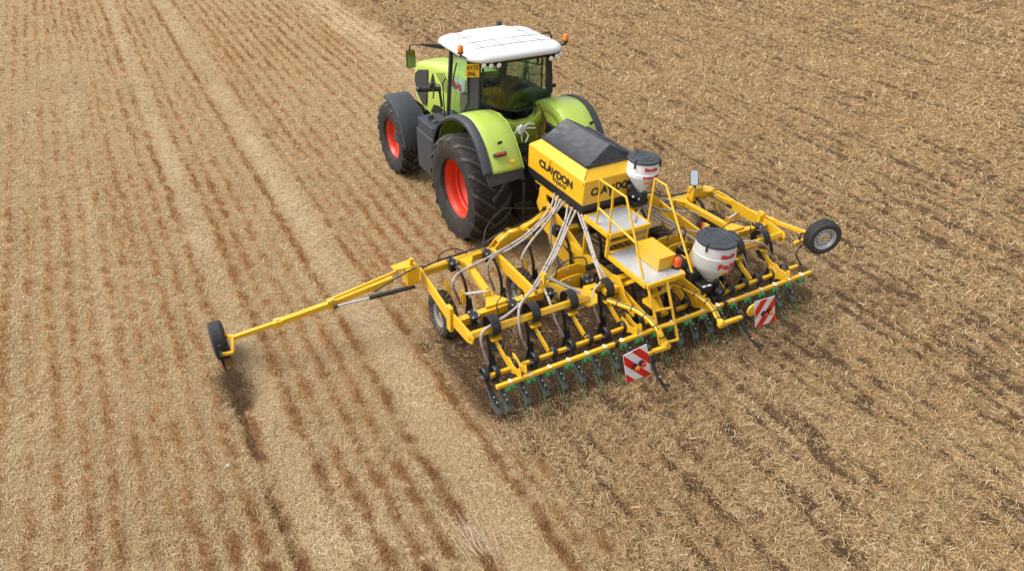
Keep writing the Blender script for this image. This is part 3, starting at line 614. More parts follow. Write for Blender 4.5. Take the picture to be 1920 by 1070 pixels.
# roof
def rrect(cx, cy, hx, hy, r, z, n=7, bow=0):
    P = []
    for sx, sy, a0 in ((1, 1, 0), (-1, 1, 90), (-1, -1, 180), (1, -1, 270)):
        for i in range(n):
            a = R(a0+90*i/(n-1)); xx = cx+sx*(hx-r)+math.cos(a)*r; yy = cy+sy*(hy-r)+math.sin(a)*r
            P.append(V(xx, yy+(bow*(1-((xx-cx)/hx)**2) if yy < cy else 0), z))
    return P
mb = MB(); cx, cy = .08, .80; LZ = [(.92, .75, 3.30), (.98, .82, 3.325), (1.0, .84, 3.35), (1.0, .84, 3.38), (.985, .825, 3.41), (.94, .78, 3.443), (.82, .66, 3.468), (.5, .4, 3.482), (.05, .05, 3.487)]
mb.loft([rrect(cx, cy, hx, hy, min(.30, hy*.45), zz, bow=-.06) for hx, hy, zz in LZ]); rf = TP('roof', mb, 'roof', sharp=60)
def roofz(x, y):
    t = max(abs(x-cx)/1.0, abs(y-cy)/.84); zs = [(0, 3.487), (.5, 3.482), (.80, 3.468), (.935, 3.443), (1, 3.40)]
    for (a, za), (b, zb) in zip(zs, zs[1:]):
        if t <= b: return za+(zb-za)*(t-a)/(b-a)
    return 3.4
mb = MB()
def gline(p, q, w=.012):
    n = 8; P = [V(p[0]+(q[0]-p[0])*i/n, p[1]+(q[1]-p[1])*i/n, 0) for i in range(n+1)]
    for v in P: v.z = roofz(v.x, v.y)+.008
    for a, b in zip(P, P[1:]): mb.beam(a, b, w, .006)
for xx in (-.52, -.12, .30, .70): gline((xx, .06), (xx, 1.45))
for yy in (.36, .72, 1.08): gline((-.82, yy), (.98, yy))
mb.build('roof_grooves', 'groove', rf)
mb = MB(); mb.loft([rrect(cx+.02, 1.10, .48, .40, .06, 3.480), rrect(cx+.02, 1.10, .47, .39, .06, 3.502)]); mb.build('roof_hatch', 'roof', rf, bevel=.004)
mb = MB(); mb.box((cx, .8, 3.225), (1.62, 1.25, .05)); TP('headliner', mb, 'cabdark')
mb = MB(); mb.loft([rrect(cx, .84, .76, .64, .2, 3.20), rrect(cx, .84, .86, .70, .2, 3.29)]); TP('roof_underside', mb, 'cabdark')
# work lamps, beacons
for a in ((-0.68, -0.02, 3.29), (-0.54, -0.03, 3.27), (-0.38, -0.03, 3.26), (0.73, -0.02, 3.24), (0.87, 0, 3.26), (0.97, 0.03, 3.28)):
    p = Vector(a); mb = MB().mat('black'); mb.cyl(p+V(0, .10, 0), p+V(0, .0, -.01), .050, 14); mb.mat('lamp'); mb.lathe([(.047, 0), (.040, -.012), (.022, -.02), (.001, -.024)], p+V(0, 0, -.01), (0, 1, .1), 14)
    TP('work_lamp', mb, 'black')
def beacon(p, parent, s=1, mat='orange'):
    p = Vector(p); mb = MB(); mb.cyl(p, p+V(0, 0, .07*s), .02*s, 8); mb.cyl(p+V(0, 0, .06*s), p+V(0, 0, .09*s), .055*s, 16); o = mb.build('beacon', 'black', parent)
    mb = MB(); mb.lathe([(.052*s, .09*s), (.056*s, .13*s), (.052*s, .17*s), (.036*s, .2*s), (.001, .21*s)], p, (0, 0, 1), 16); mb.build('beacon_lens', mat, o)
b1 = (-1.09, 0.08, 3.49); b2 = (1.18, 0.2, 3.4)
beacon(V(*b1)-V(0, 0, .03), T); beacon(V(*b2)-V(0, 0, .03), T)
mb = MB(); mb.beam((-.8, .35, 3.30), V(*b1), .03, .03); TP('beacon_bracket', mb, 'black'); mb = MB(); mb.beam((.95, .3, 3.28), V(*b2), .03, .03); TP('beacon_bracket', mb, 'black')
mb = MB(); mb.tube([(.62, 1.80, 2.2), (.62, 1.80, 3.50)], .055, 14); TP('exhaust', mb, 'plastic')
mb = MB(); mb.tube([(-.72, 1.5, 3.35), (-.73, 1.48, 3.75)], .005, 4); TP('aerial', mb, 'black')
# number plate on the rear left of the cab
pc = Vector((-0.82, 0.16, 3.16)); e1 = (Vector((-0.65, 0.2, 3.18))-Vector((-0.8, 0.45, 3.03))); e1.z = 0; e1.normalize(); e1 = V(.93, -.36, 0).normalized(); nn = V(-.36, -.93, 0).normalized()
mb = MB(); cc = [(-.125, -.12), (.125, -.12), (.125, .12), (-.07, .12), (-.125, .085)]
mb.prism([pc+e1*a+V(0, 0, b) for a, b in cc], nn*-.006); pl = TP('number_plate', mb, 'plateyellow', bevel=.002)
text('plate_lettering', 'AY12', .105, pc+nn*.004+V(0, 0, .018), e1, (0, 0, 1), 'textblack', pl, bold=.003, sx=.83, thick=.001, align='CENTER')
text('plate_lettering', 'ENL', .105, pc+nn*.004+V(0, 0, -.092)-e1*.012, e1, (0, 0, 1), 'textblack', pl, bold=.003, sx=.83, thick=.001, align='CENTER')
# mirror and arm
mb = MB().mat('black'); a = Vector((-0.85, 1.28, 3.3)); b = Vector((-1.28, 1.36, 3.37)); c = Vector((-1.38, 1.65, 3.3)); d = Vector((-1.38, 1.72, 3.17))
mb.tube([a, (a+b)/2, b], [.05, .02], 8); mb.tube([b, c, d], .014, 8, smooth=4); mm = TP('wing_mirror', mb, 'black')
mc = Vector((-1.38, 1.69, 3.03)); mb = MB(); mb.loft([[V(mc.x+q.x, mc.y+yy, mc.z+q.y) for q in rrect(0, 0, w_, h_, .03, 0)] for yy, w_, h_ in ((.05, .05, .12), (.03, .085, .165), (-.02, .09, .17))]); mb.build('mirror_housing', 'black', mm)
mb = MB(); mb.prism([V(mc.x+q.x, mc.y-.022, mc.z+q.y) for q in rrect(0, 0, .078, .158, .03, 0)], (0, -.004, 0)); mb.build('mirror_glass', 'darkmirror', mm)
mb = MB().mat('black'); mb.tube([(1.08, 1.2, 3.3), (1.55, 1.35, 3.3), (1.62, 1.35, 3.15)], .018, 8); mb.box((1.62, 1.35, 2.95), (.17, .05, .32)); TP('wing_mirror', mb, 'black', bevel=.01)
mb = MB(); mb.box((1.01, 0.25, 2.6), (.07, .05, .07)); mb.tube([(0.94, 0.25, 2.55), (1.01, 0.25, 2.6)], .015, 6); TP('rear_lamp_bracket', mb, 'black', bevel=.008)
# bonnet
def hood_ring(y, hw, zt, zb, cr):
    TXh = .12; P = [V(TXh-hw, y, zb), V(TXh-hw-.01, y, (zt+zb)/2)]
    for i in range(5): a = R(180-90*i/4); P.append(V(TXh-hw+cr+math.cos(a)*cr, y, zt-cr*.8+math.sin(a)*cr*.8))
    Q = [V(2*TXh-p.x, p.y, p.z) for p in reversed(P)]; return P+[V(TXh, y, zt+.02)]+Q
mb = MB(); mb.loft([hood_ring(1.47, .415, 2.62, 1.30, .16), hood_ring(2.4, .415, 2.54, 1.25, .17), hood_ring(3.3, .415, 2.38, 1.2, .17), hood_ring(4.0, .39, 2.22, 1.2, .16), hood_ring(4.4, .33, 2.08, 1.25, .14), hood_ring(4.58, .26, 1.9, 1.3, .1)]); bn = TP('bonnet', mb, 'green', sharp=50)
HX = -.305
def on_hood(pts, name, mat, off=.012):
    P = [V(HX-.004, p[1], p[2]) for p in pts]; mb = MB(); mb.prism(P, (-off, 0, 0)); mb.build(name, mat, bn, bevel=.003)
    mb = MB(); mb.prism([V(2*TX-q.x, q.y, q.z) for q in P], (off, 0, 0)); mb.build(name, mat, bn, bevel=.003)
on_hood([(-0.3, 3.38, 2.2), (-0.3, 3.91, 2.05), (-0.3, 4.14, 1.9), (-0.3, 4.17, 1.71), (-0.3, 4.05, 1.45), (-0.3, 3.76, 1.28), (-0.3, 3.57, 1.32), (-0.3, 3.42, 1.83)], 'grille', 'cabdark')
on_hood([(-0.3, 3.12, 2.2), (-0.3, 3.34, 1.8), (-0.3, 2.98, 1.93)], 'vent', 'black')
for k in range(5):
    u = k*3.6
    a, b_ = (HX, 0, 0), 0
SL = [((-0.3, 2.92, 2.26), (-0.3, 2.42, 1.95)), ((-0.3, 2.83, 2.28), (-0.3, 2.38, 2)), ((-0.3, 2.74, 2.31), (-0.3, 2.34, 2.05)), ((-0.3, 2.64, 2.34), (-0.3, 2.31, 2.1)), ((-0.3, 2.54, 2.37), (-0.3, 2.28, 2.17))]
for a, b_ in SL:
    a = Vector(a); b_ = Vector(b_); on_hood([a, b_, b_+V(0, .035, 0), a+V(0, .035, 0)], 'vent_slot', 'black', .008)
on_hood([(-0.3, 2.1, 2.42), (-0.3, 1.48, 2.53), (-0.3, 1.54, 2.2), (-0.3, 2.04, 2.14)], 'side_panel', 'panelwhite', .010)
tp = Vector((-0.3, 1.41, 2.52)); t0 = Vector((-0.3, 2.06, 2.28))
text('lettering', 'CLAAS', .20, (HX-.024, t0.y+.22, t0.z-.05), (0, -1, 0), (0, 0, 1), 'textred', bn, bold=.008, sx=1.05, thick=.001)
on_hood([(-0.3, 3.11, 1.49), (-0.3, 3.31, 1.25), (-0.3, 2.86, 1.35), (-0.3, 2.62, 1.54), (-0.3, 2.79, 1.55)], 'vent', 'black')
# steps, tank and front fenders
mb = MB(); mb.loft([rrect(-.98, 1.52, .26, .40, .06, .68), rrect(-.98, 1.52, .28, .42, .06, .8), rrect(-.98, 1.52, .28, .42, .06, 1.55)]); mb.loft([rrect(-.98, 1.52, .24, .38, .05, 1.55), rrect(-.98, 1.52, .25, .39, .05, 1.78)]); mb.box((-.98, 1.52, 1.80), (.2, .26, .03)); tk = TP('fuel_tank', mb, 'plastic', bevel=.015)
mb = MB(); mb.cyl((-1.08, 1.85, 1.70), (-1.16, 1.92, 1.78), .06, 14); mb.build('filler_cap', 'blue', tk)
mb = MB(); mb.cyl((-1.06, 1.60, 1.80), (-1.06, 1.60, 1.89), .06, 14); mb.build('filler_cap', 'plastic', tk)
for zz in (.55, .85, 1.15): 
    mb = MB(); mb.box((-1.1, .98, zz), (.34, .28, .03)); TP('step', mb, 'black')
mb = MB(); mb.tube([(-1, 1.23, 2.6), (-1.05, 1.34, 2.57), (-1.1, 1.33, 2.32)], .015, 6, smooth=3); mb.tube([(-.85, 1.35, 1.75), (-.9, 1.3, 2.6), (-.86, 1.25, 2.7)], .014, 6); TP('grab_rail', mb, 'black')
p = Vector((-0.75, 2.04, 2.24)); mb = MB(); mb.tube([p+V(-.25, .1, 0), p+V(.12, -.05, 0)], .055, 10); mb.sphere(p+V(-.28, .12, -.0), .07, sc=(1.3, 1, .9)); mb.sphere(p+V(-.06, 0, .10), .065); mb.tube([p+V(.1, 0, 0), p+V(.15, 0, -.4)], .03, 8); TP('air_intake', mb, 'black')
mb = MB(); mb.box((-.50, 1.75, 1.5), (.3, .5, .5)); TP('side_housing', mb, 'black', bevel=.02)
mb = MB(); mb.box((.75, 1.7, 1.3), (.4, .9, .9)); TP('side_housing', mb, 'black', bevel=.02)
for s in (-1, 1):
    g = lambda xx: xx if s < 0 else 2*TX-xx
    rings = []
    for xx, rr in ((-1.40, .94), (-1.385, .985), (-1.34, 1.0), (-.90, 1.0), (-.84, .985), (-.82, .93)):
        rings.append([V(g(xx), 3.26+rr*1.0*math.cos(R(a)), .80+rr*math.sin(R(a))) for a in range(84, 179, 6)])
    mb = MB(); mb.loft(rings, close=False, caps=False); TP('front_fender', mb, 'plastic', solid=.018)
    mb = MB(); mb.tube([(g(-.85), 3.0, 1.72), (g(-.6), 3.1, 1.5), (g(-.5), 3.2, 1.2)], .025, 8); TP('fender_stay', mb, 'black')
# seat and interior
mb = MB(); mb.loft([rrect(.22, .95, .24, .24, .08, 2.05), rrect(.22, .95, .26, .26, .08, 2.14), rrect(.22, .95, .24, .24, .08, 2.20)])
mb.loft([[V(.22+q.x, .62+yy, zz+0) + V(0, q.y, 0) for q in rrect(0, 0, w_, .05, .04, 0)] for w_, yy, zz in ((.24, .04, 2.12), (.26, .0, 2.35), (.25, -.03, 2.55), (.19, -.05, 2.74), (.13, -.05, 2.78))])
st = TP('seat', mb, 'seat', sub=1)
mb = MB(); mb.box((.22, .9, 1.93), (.3, .3, .32)); TP('seat_base', mb, 'cabdark', bevel=.02)
for c_, s_ in (((.62, .8, 2.05), (.30, .9, .5)), ((-.3, .75, 2.0), (.25, .35, .4))):
    mb = MB(); mb.box(c_, s_); TP('cab_console', mb, 'cabdark', bevel=.02)
mb = MB(); mb.lathe([(.19+.015*math.cos(R(a)), .015*math.sin(R(a))) for a in range(0, 360, 45)], (.15, 1.28, 2.42), (0, -.4, 1), 24, closed=True); mb.tube([(.15, 1.28, 2.42), (.15, 1.4, 1.9)], .03, 8); mb.box((.15, 1.28, 2.42), (.34, .04, .02)); TP('steering_wheel', mb, 'black')
mb = MB(); mb.box((.12, 1.36, 2.15), (.8, .12, .7)); TP('dashboard', mb, 'cabdark', bevel=.03)
for x0, x1, ya in ((-.69, -.44, 1.0), (.50, .93, 1.25)):
    mb = MB(); mb.box(((x0+x1)/2, (.31+ya)/2, 2.22), (x1-x0, ya-.31, .52)); TP('side_trim', mb, 'cabdark', bevel=.03)
# driver
D = empty('person', (.20, .85, 2.14)); tag(D, 'person in dark clothes sitting in the tractor cab, seen from behind through the rear window', 'person')
vs = [(.20, .88, 2.25), (.20, .87, 2.45), (.20, .84, 2.66), (.20, .85, 2.75), (.20, .86, 2.84), (.20, .87, 2.95),
      (.0, .86, 2.64), (-.06, .98, 2.42), (.06, 1.22, 2.44), (.08, 1.29, 2.44), (.40, .86, 2.64), (.47, .98, 2.42), (.46, 1.2, 2.36), (.44, 1.27, 2.35),
      (.10, .98, 2.24), (.08, 1.32, 2.26), (.08, 1.38, 1.86), (.08, 1.46, 1.80), (.30, .98, 2.24), (.33, 1.32, 2.26), (.33, 1.38, 1.86), (.33, 1.46, 1.80)]
ed = [(0, 1), (1, 2), (2, 3), (3, 4), (4, 5), (2, 6), (6, 7), (7, 8), (8, 9), (2, 10), (10, 11), (11, 12), (12, 13), (0, 14), (14, 15), (15, 16), (16, 17), (0, 18), (18, 19), (19, 20), (20, 21)]
rd = [(.17, .13), (.16, .12), (.16, .10), (.06, .06), (.085, .10), (.07, .08), (.065, .065), (.048, .048), (.032, .032), (.035, .03), (.065, .065), (.048, .048), (.032, .032), (.035, .03)]+[(.09, .09), (.07, .07), (.05, .05), (.045, .045)]*2
me = bpy.data.meshes.new('body'); me.from_pydata([tuple(Vector(v)-D.location) for v in vs], ed, []); bo = bpy.data.objects.new('body', me); COL.objects.link(bo); bo.parent = D
md = bo.modifiers.new('skin', 'SKIN'); md.use_smooth_shade = True
for i, v in enumerate(me.skin_vertices[0].data): v.radius = rd[i]; v.use_root = (i == 0)
md = bo.modifiers.new('sub', 'SUBSURF'); md.levels = 1; md.render_levels = 1; me.materials.append(M['cloth'])
mb = MB(); mb.sphere((.20, .885, 2.90), .095, 14, 10, (.85, 1.0, 1.2)); mb.sphere((.20, .985, 2.885), .018); mb.sphere((.12, .89, 2.89), .022); mb.sphere((.28, .89, 2.89), .022); mb.build('head', 'skin', D)
mb = MB(); mb.sphere((.20, .865, 2.925), .102, 14, 10, (.88, .98, 1.12)); mb.build('hair', 'hair', D)
M['redlens2'] = newmat('red beacon lens', (.80, .10, .015), .2, coat=.4)
# ================================================================ SEED DRILL
DR = empty('seed_drill', (0, -3.4, 0)); tag(DR, 'wide yellow seed drill with tank and platform, mounted behind the green tractor', 'seed drill')
def DP(name, mb, mat='yellow', **k): return mb.build(name, mat, DR, **k)
def bolts(par, pts, d=(0, 0, 1), r=.013, h=.014):
    d = Vector(d).normalized()
    for p in pts: p = Vector(p); mb = MB(); mb.cyl(p, p+d*h, r, 6); mb.build('bolt', 'zinc', par)
# ---- tank
tx0, tx1, ty0, ty1 = -.47, .74, -3.02, -1.30
def quad(x0, x1, y0, y1, z): return [V(x0, y0, z), V(x1, y0, z), V(x1, y1, z), V(x0, y1, z)]
mb = MB(); mb.loft([quad(tx0, tx1, ty0, ty1, 1.835), quad(tx0, tx1, ty0, ty1, 2.255), quad(-.285, .64, -2.80, -1.48, 2.395)]); tank = DP('seed_tank', mb, 'yellowhot', bevel=.012, sharp=20)
mb = MB(); mb.loft([quad(tx0+.06, tx1-.06, ty0+.06, ty1-.06, 1.62), quad(tx0+.015, tx1-.015, ty0+.015, ty1-.015, 1.74), quad(tx0+.008, tx1-.008, ty0+.008, ty1-.008, 1.834)]); mb.build('tank_base', 'black', tank, bevel=.006, sharp=20)
# tarpaulin: a ridge tent with sagging faces
def sag(p, q, r, s, n=26, m=14, amt=.05, seed=3):
    rnd = random.Random(seed); G = []
    for j in range(m+1):
        row = []
        for i in range(n+1):
            u, v = i/n, j/m; a = Vector(p).lerp(Vector(q), u); b = Vector(s).lerp(Vector(r), u); c = a.lerp(b, v)
            k = math.sin(math.pi*v)*(1 if 0 < i < n else .25); c.z -= amt*k*(.6+.5*math.sin(math.pi*u)); c.z += k*(.010*math.sin(u*17+v*7+seed)+.008*math.sin(u*31-v*13)*math.sin(v*9+seed)+.004*(rnd.random()-.5)); c.z -= .022*math.sin(math.pi*u)*v**2; row.append(c)
        G.append(row)
    return G
A = V(-.30, -1.46, 2.40); B = V(-.30, -2.82, 2.40); C_ = V(.66, -2.82, 2.40); D_ = V(.66, -1.46, 2.40); E1 = V(.17, -1.47, 2.67); E2 = V(.17, -2.74, 2.67)
mb = MB()
mb.loft(sag(A, B, E2, E1, seed=3), close=False, caps=False); mb.loft(sag(D_, C_, E2, E1, seed=4), close=False, caps=False)
for a, b, e in ((A, D_, E1), (B, C_, E2)):
    L1 = [a.lerp(e, i/6) for i in range(7)]; L2 = [b.lerp(e, i/6) for i in range(7)]
    for q in L1[1:-1]+L2[1:-1]: q.y += .0
    mb.loft([L1, L2], close=False, caps=False)
for a, b in ((A, B), (B, C_), (C_, D_), (D_, A)): mb.beam(a-V(0, 0, .0), b-V(0, 0, .0), .035, .05)
tp_ = mb.build('tarpaulin', 'tarp', tank, sharp=75)
mb = MB(); mb.tube([A, A.lerp(B, .5)-V(.002, 0, .01), B], .012, 5); mb.tube([B, C_], .012, 5); mb.build('tarp_hem', 'black', tp_)
mb = MB(); mb.tube([B+V(.01, 0, -.02), V(-.45, -2.98, 2.275), V(-.478, -3.0, 2.20)], .0045, 4); mb.tube([B+V(.06, 0, -.02), V(-.45, -2.98, 2.277), V(-.478, -3.0, 2.20)], .0045, 4); mb.build('tarp_cord', 'black', tp_)
for bd_, xa, xb, sz, zz in (('CLA', (-0.47, -1.67, 2.05), (-0.47, -2.1, 2.08), .175, 2.005), ('Y', (-0.47, -2.07, 2.06), (-0.47, -2.24, 2.06), .27, 1.93), ('DON', (-0.47, -2.22, 2.07), (-0.47, -2.7, 2.09), .175, 2.005)):
    text('lettering', bd_, sz, (tx0-.004, xa[1], zz), (0, -1, 0), (0, 0, 1), 'textblack', tank, bold=.009, width=xa[1]-xb[1], thick=.002)
text('lettering', 'Hybrid', .125, (tx0-.004, -2.16, 1.90), (0, -1, 0), (0, 0, 1), 'textblack', tank, bold=.001, sx=1.0, thick=.002, shear=.4)
for bd_, xa, wd_, sz, zz in (('CLA', -.33, .33, .18, 1.99), ('Y', -.005, .16, .26, 1.915), ('DON', .15, .37, .18, 1.99)):
    text('lettering', bd_, sz, (xa, ty0-.004, zz), (1, 0, 0), (0, 0, 1), 'textblack', tank, bold=.009, width=wd_, thick=.002)
mb = MB().mat('textorange'); 
for (o_, dx) in ((V(tx0-.004, -2.03, 2.125), V(0, -1, 0)), (V(.12, ty0-.004, 2.12), V(1, 0, 0))):
    for k, h in ((.075, .12), (.045, .09)):
        mb.tube([o_-dx*k, o_+V(0, 0, h), o_+dx*k], .0035, 4)
mb.build('emblem', 'textorange', tank)
# ---- headstock side plates and tank cradle
HP = [(-0.4, -1.88, 1.38), (-0.4, -2.03, 1.33), (-0.4, -2.31, 1.25), (-0.4, -3.36, 0.89), (-0.4, -2.74, 0.48), (-0.4, -2.27, 0.51), (-0.4, -2.09, 0.52), (-0.4, -1.96, 0.75), (-0.4, -1.64, 0.81), (-0.4, -1.65, 1.06)]
HQ = [(-0.4, -1.61, 1.54), (-0.4, -1.71, 1.64), (-0.4, -1.81, 1.6), (-0.4, -1.83, 1.48), (-0.4, -1.88, 1.37), (-0.4, -1.66, 1.05), (-0.4, -1.53, 1.21), (-0.4, -1.59, 1.37)]
HR = [(-0.4, -1.79, 1.62), (-0.4, -2.53, 1.61), (-0.4, -2.54, 1.53), (-0.4, -1.83, 1.51)]
for s in (-1, 1):
    xx = -.40 if s < 0 else .62; mb = MB(); mb.prism([V(xx, q[1], q[2]) for q in HP], (.025, 0, 0)); pl_ = DP('headstock_plate', mb, bevel=.004)
    mb = MB(); mb.prism([V(xx-.002, q[1], q[2]) for q in HQ], (.025, 0, 0)); mb.build('headstock_lug', 'yellow', pl_, bevel=.004)
    mb = MB(); mb.prism([V(xx-.004, q[1], q[2]) for q in HR], (.05, 0, 0)); mb.build('headstock_rail', 'yellow', pl_, bevel=.004)
    if s < 0:
        for nm, PP in (('plate_slot', [(-0.41, -1.74, 1.21), (-0.41, -1.86, 1.27), (-0.41, -1.89, 0.98), (-0.41, -1.75, 0.9)]), ('plate_slot', [(-0.41, -2.18, 0.97), (-0.41, -2.27, 1.03), (-0.41, -2.73, 0.74), (-0.41, -2.68, 0.72), (-0.41, -2.4, 0.82), (-0.41, -2.28, 0.79)])):
            mb = MB(); mb.prism([V(-.4005, q[1], q[2]) for q in PP], (-.002, 0, 0)); mb.build(nm, 'black', pl_)
        bolts(pl_, [V(-.402, *Vector((-0.4, -3.05, 0.88))[1:]), V(-.402, *Vector((-0.4, -2.78, 0.97))[1:])], (-1, 0, 0), .02)
mb = MB(); mb.beam((-.40, -1.75, 1.50), (.62, -1.75, 1.50), .10, .10); DP('headstock_crossbar', mb, bevel=.005)
mb = MB(); mb.beam((-.40, -2.3, .95), (.62, -2.3, .95), .14, .14); DP('headstock_crossbar', mb, bevel=.005)
for xx in (-.36, .58):
    mb = MB(); mb.beam((xx, -1.45, 1.60), (xx, -2.98, 1.60), .07, .05); DP('cradle_rail', mb, bevel=.005)
# fan housing and dark machinery under the tank
mb = MB(); mb.lathe([(.05, -.12), (.24, -.11), (.27, -.05), (.27, .05), (.24, .11), (.05, .12)], (.10, -2.45, 1.18), (1, 0, .1), 24); DP('fan_housing', mb, 'black')
mb = MB(); mb.box((.15, -2.7, 1.40), (.5, .4, .3)); DP('metering_unit', mb, 'black', bevel=.015)
mb = MB(); mb.box((.1, -1.5, 1.2), (.5, .18, .4)); DP('control_box', mb, 'black', bevel=.015)
for i in range(5):
    a = V(-.2+.12*i, -2.2-.1*i, 1.3); mb = MB(); mb.tube([a, a+V(.15, -.3, -.25), a+V(-.1, -.6, -.1), a+V(.2, -.9, -.35)], .013, 6, smooth=5); DP('hydraulic_hose', mb, 'black')
# ---- front toolbar, wings and centre
mb = MB(); mb.beam((-3.08, -2.40, 1.0), (-1.66, -2.33, 1.0), .11, .11); DP('toolbar', mb, bevel=.006)
mb = MB(); mb.beam((1.60, -2.33, 1.0), (3.02, -2.40, 1.0), .11, .11); DP('toolbar', mb, bevel=.006)
mb = MB(); mb.path([(-1.10, -2.22, 1.16), (-.55, -2.10, 1.26), (-.38, -2.05, 1.26)], .11, .12); DP('toolbar', mb, bevel=.006)
mb = MB(); mb.path([(1.10, -2.22, 1.16), (.75, -2.10, 1.22), (.62, -2.05, 1.22)], .11, .12); DP('toolbar', mb, bevel=.006)
ARCH = [V(0, -.0, -.13), V(0, 0, .04), V(.12, 0, .17), V(.34, 0, .30), V(.56, 0, .30), V(.70, 0, .22), V(.78, 0, .20), V(.78, 0, .06), V(.60, 0, .10), V(.42, 0, .14), V(.28, 0, .06), V(.22, 0, -.13)]
for s in (-1, 1):
    for dy in (.0, -.13):
        b0 = V(-1.80, -2.30+dy, 1.02); P = [b0+p for p in ARCH]
        if s > 0: P = [V(-p.x, p.y, p.z) for p in P]
        mb = MB(); mb.prism(P, (0, -.022, 0)); DP('hinge_plate', mb, bevel=.004)
    P = [V(-1.80+p.x, -2.30, 1.02+p.z) for p in ARCH[2:7]]
    mb = MB()
    for a, b in zip(P, P[1:]): mb.add([V(s*-1*a.x*-1*(1 if s < 0 else -1), a.y, a.z), V((b.x if s < 0 else -b.x), b.y, b.z), V((b.x if s < 0 else -b.x), b.y-.15, b.z), V((a.x if s < 0 else -a.x), a.y-.15, a.z)], [(0, 1, 2, 3)]) if False else mb.add([V((a.x if s < 0 else -a.x), a.y, a.z), V((b.x if s < 0 else -b.x), b.y, b.z), V((b.x if s < 0 else -b.x), b.y-.15, b.z), V((a.x if s < 0 else -a.x), a.y-.15, a.z)], [(0, 1, 2, 3)])
    DP('hinge_cover', mb, solid=.012)
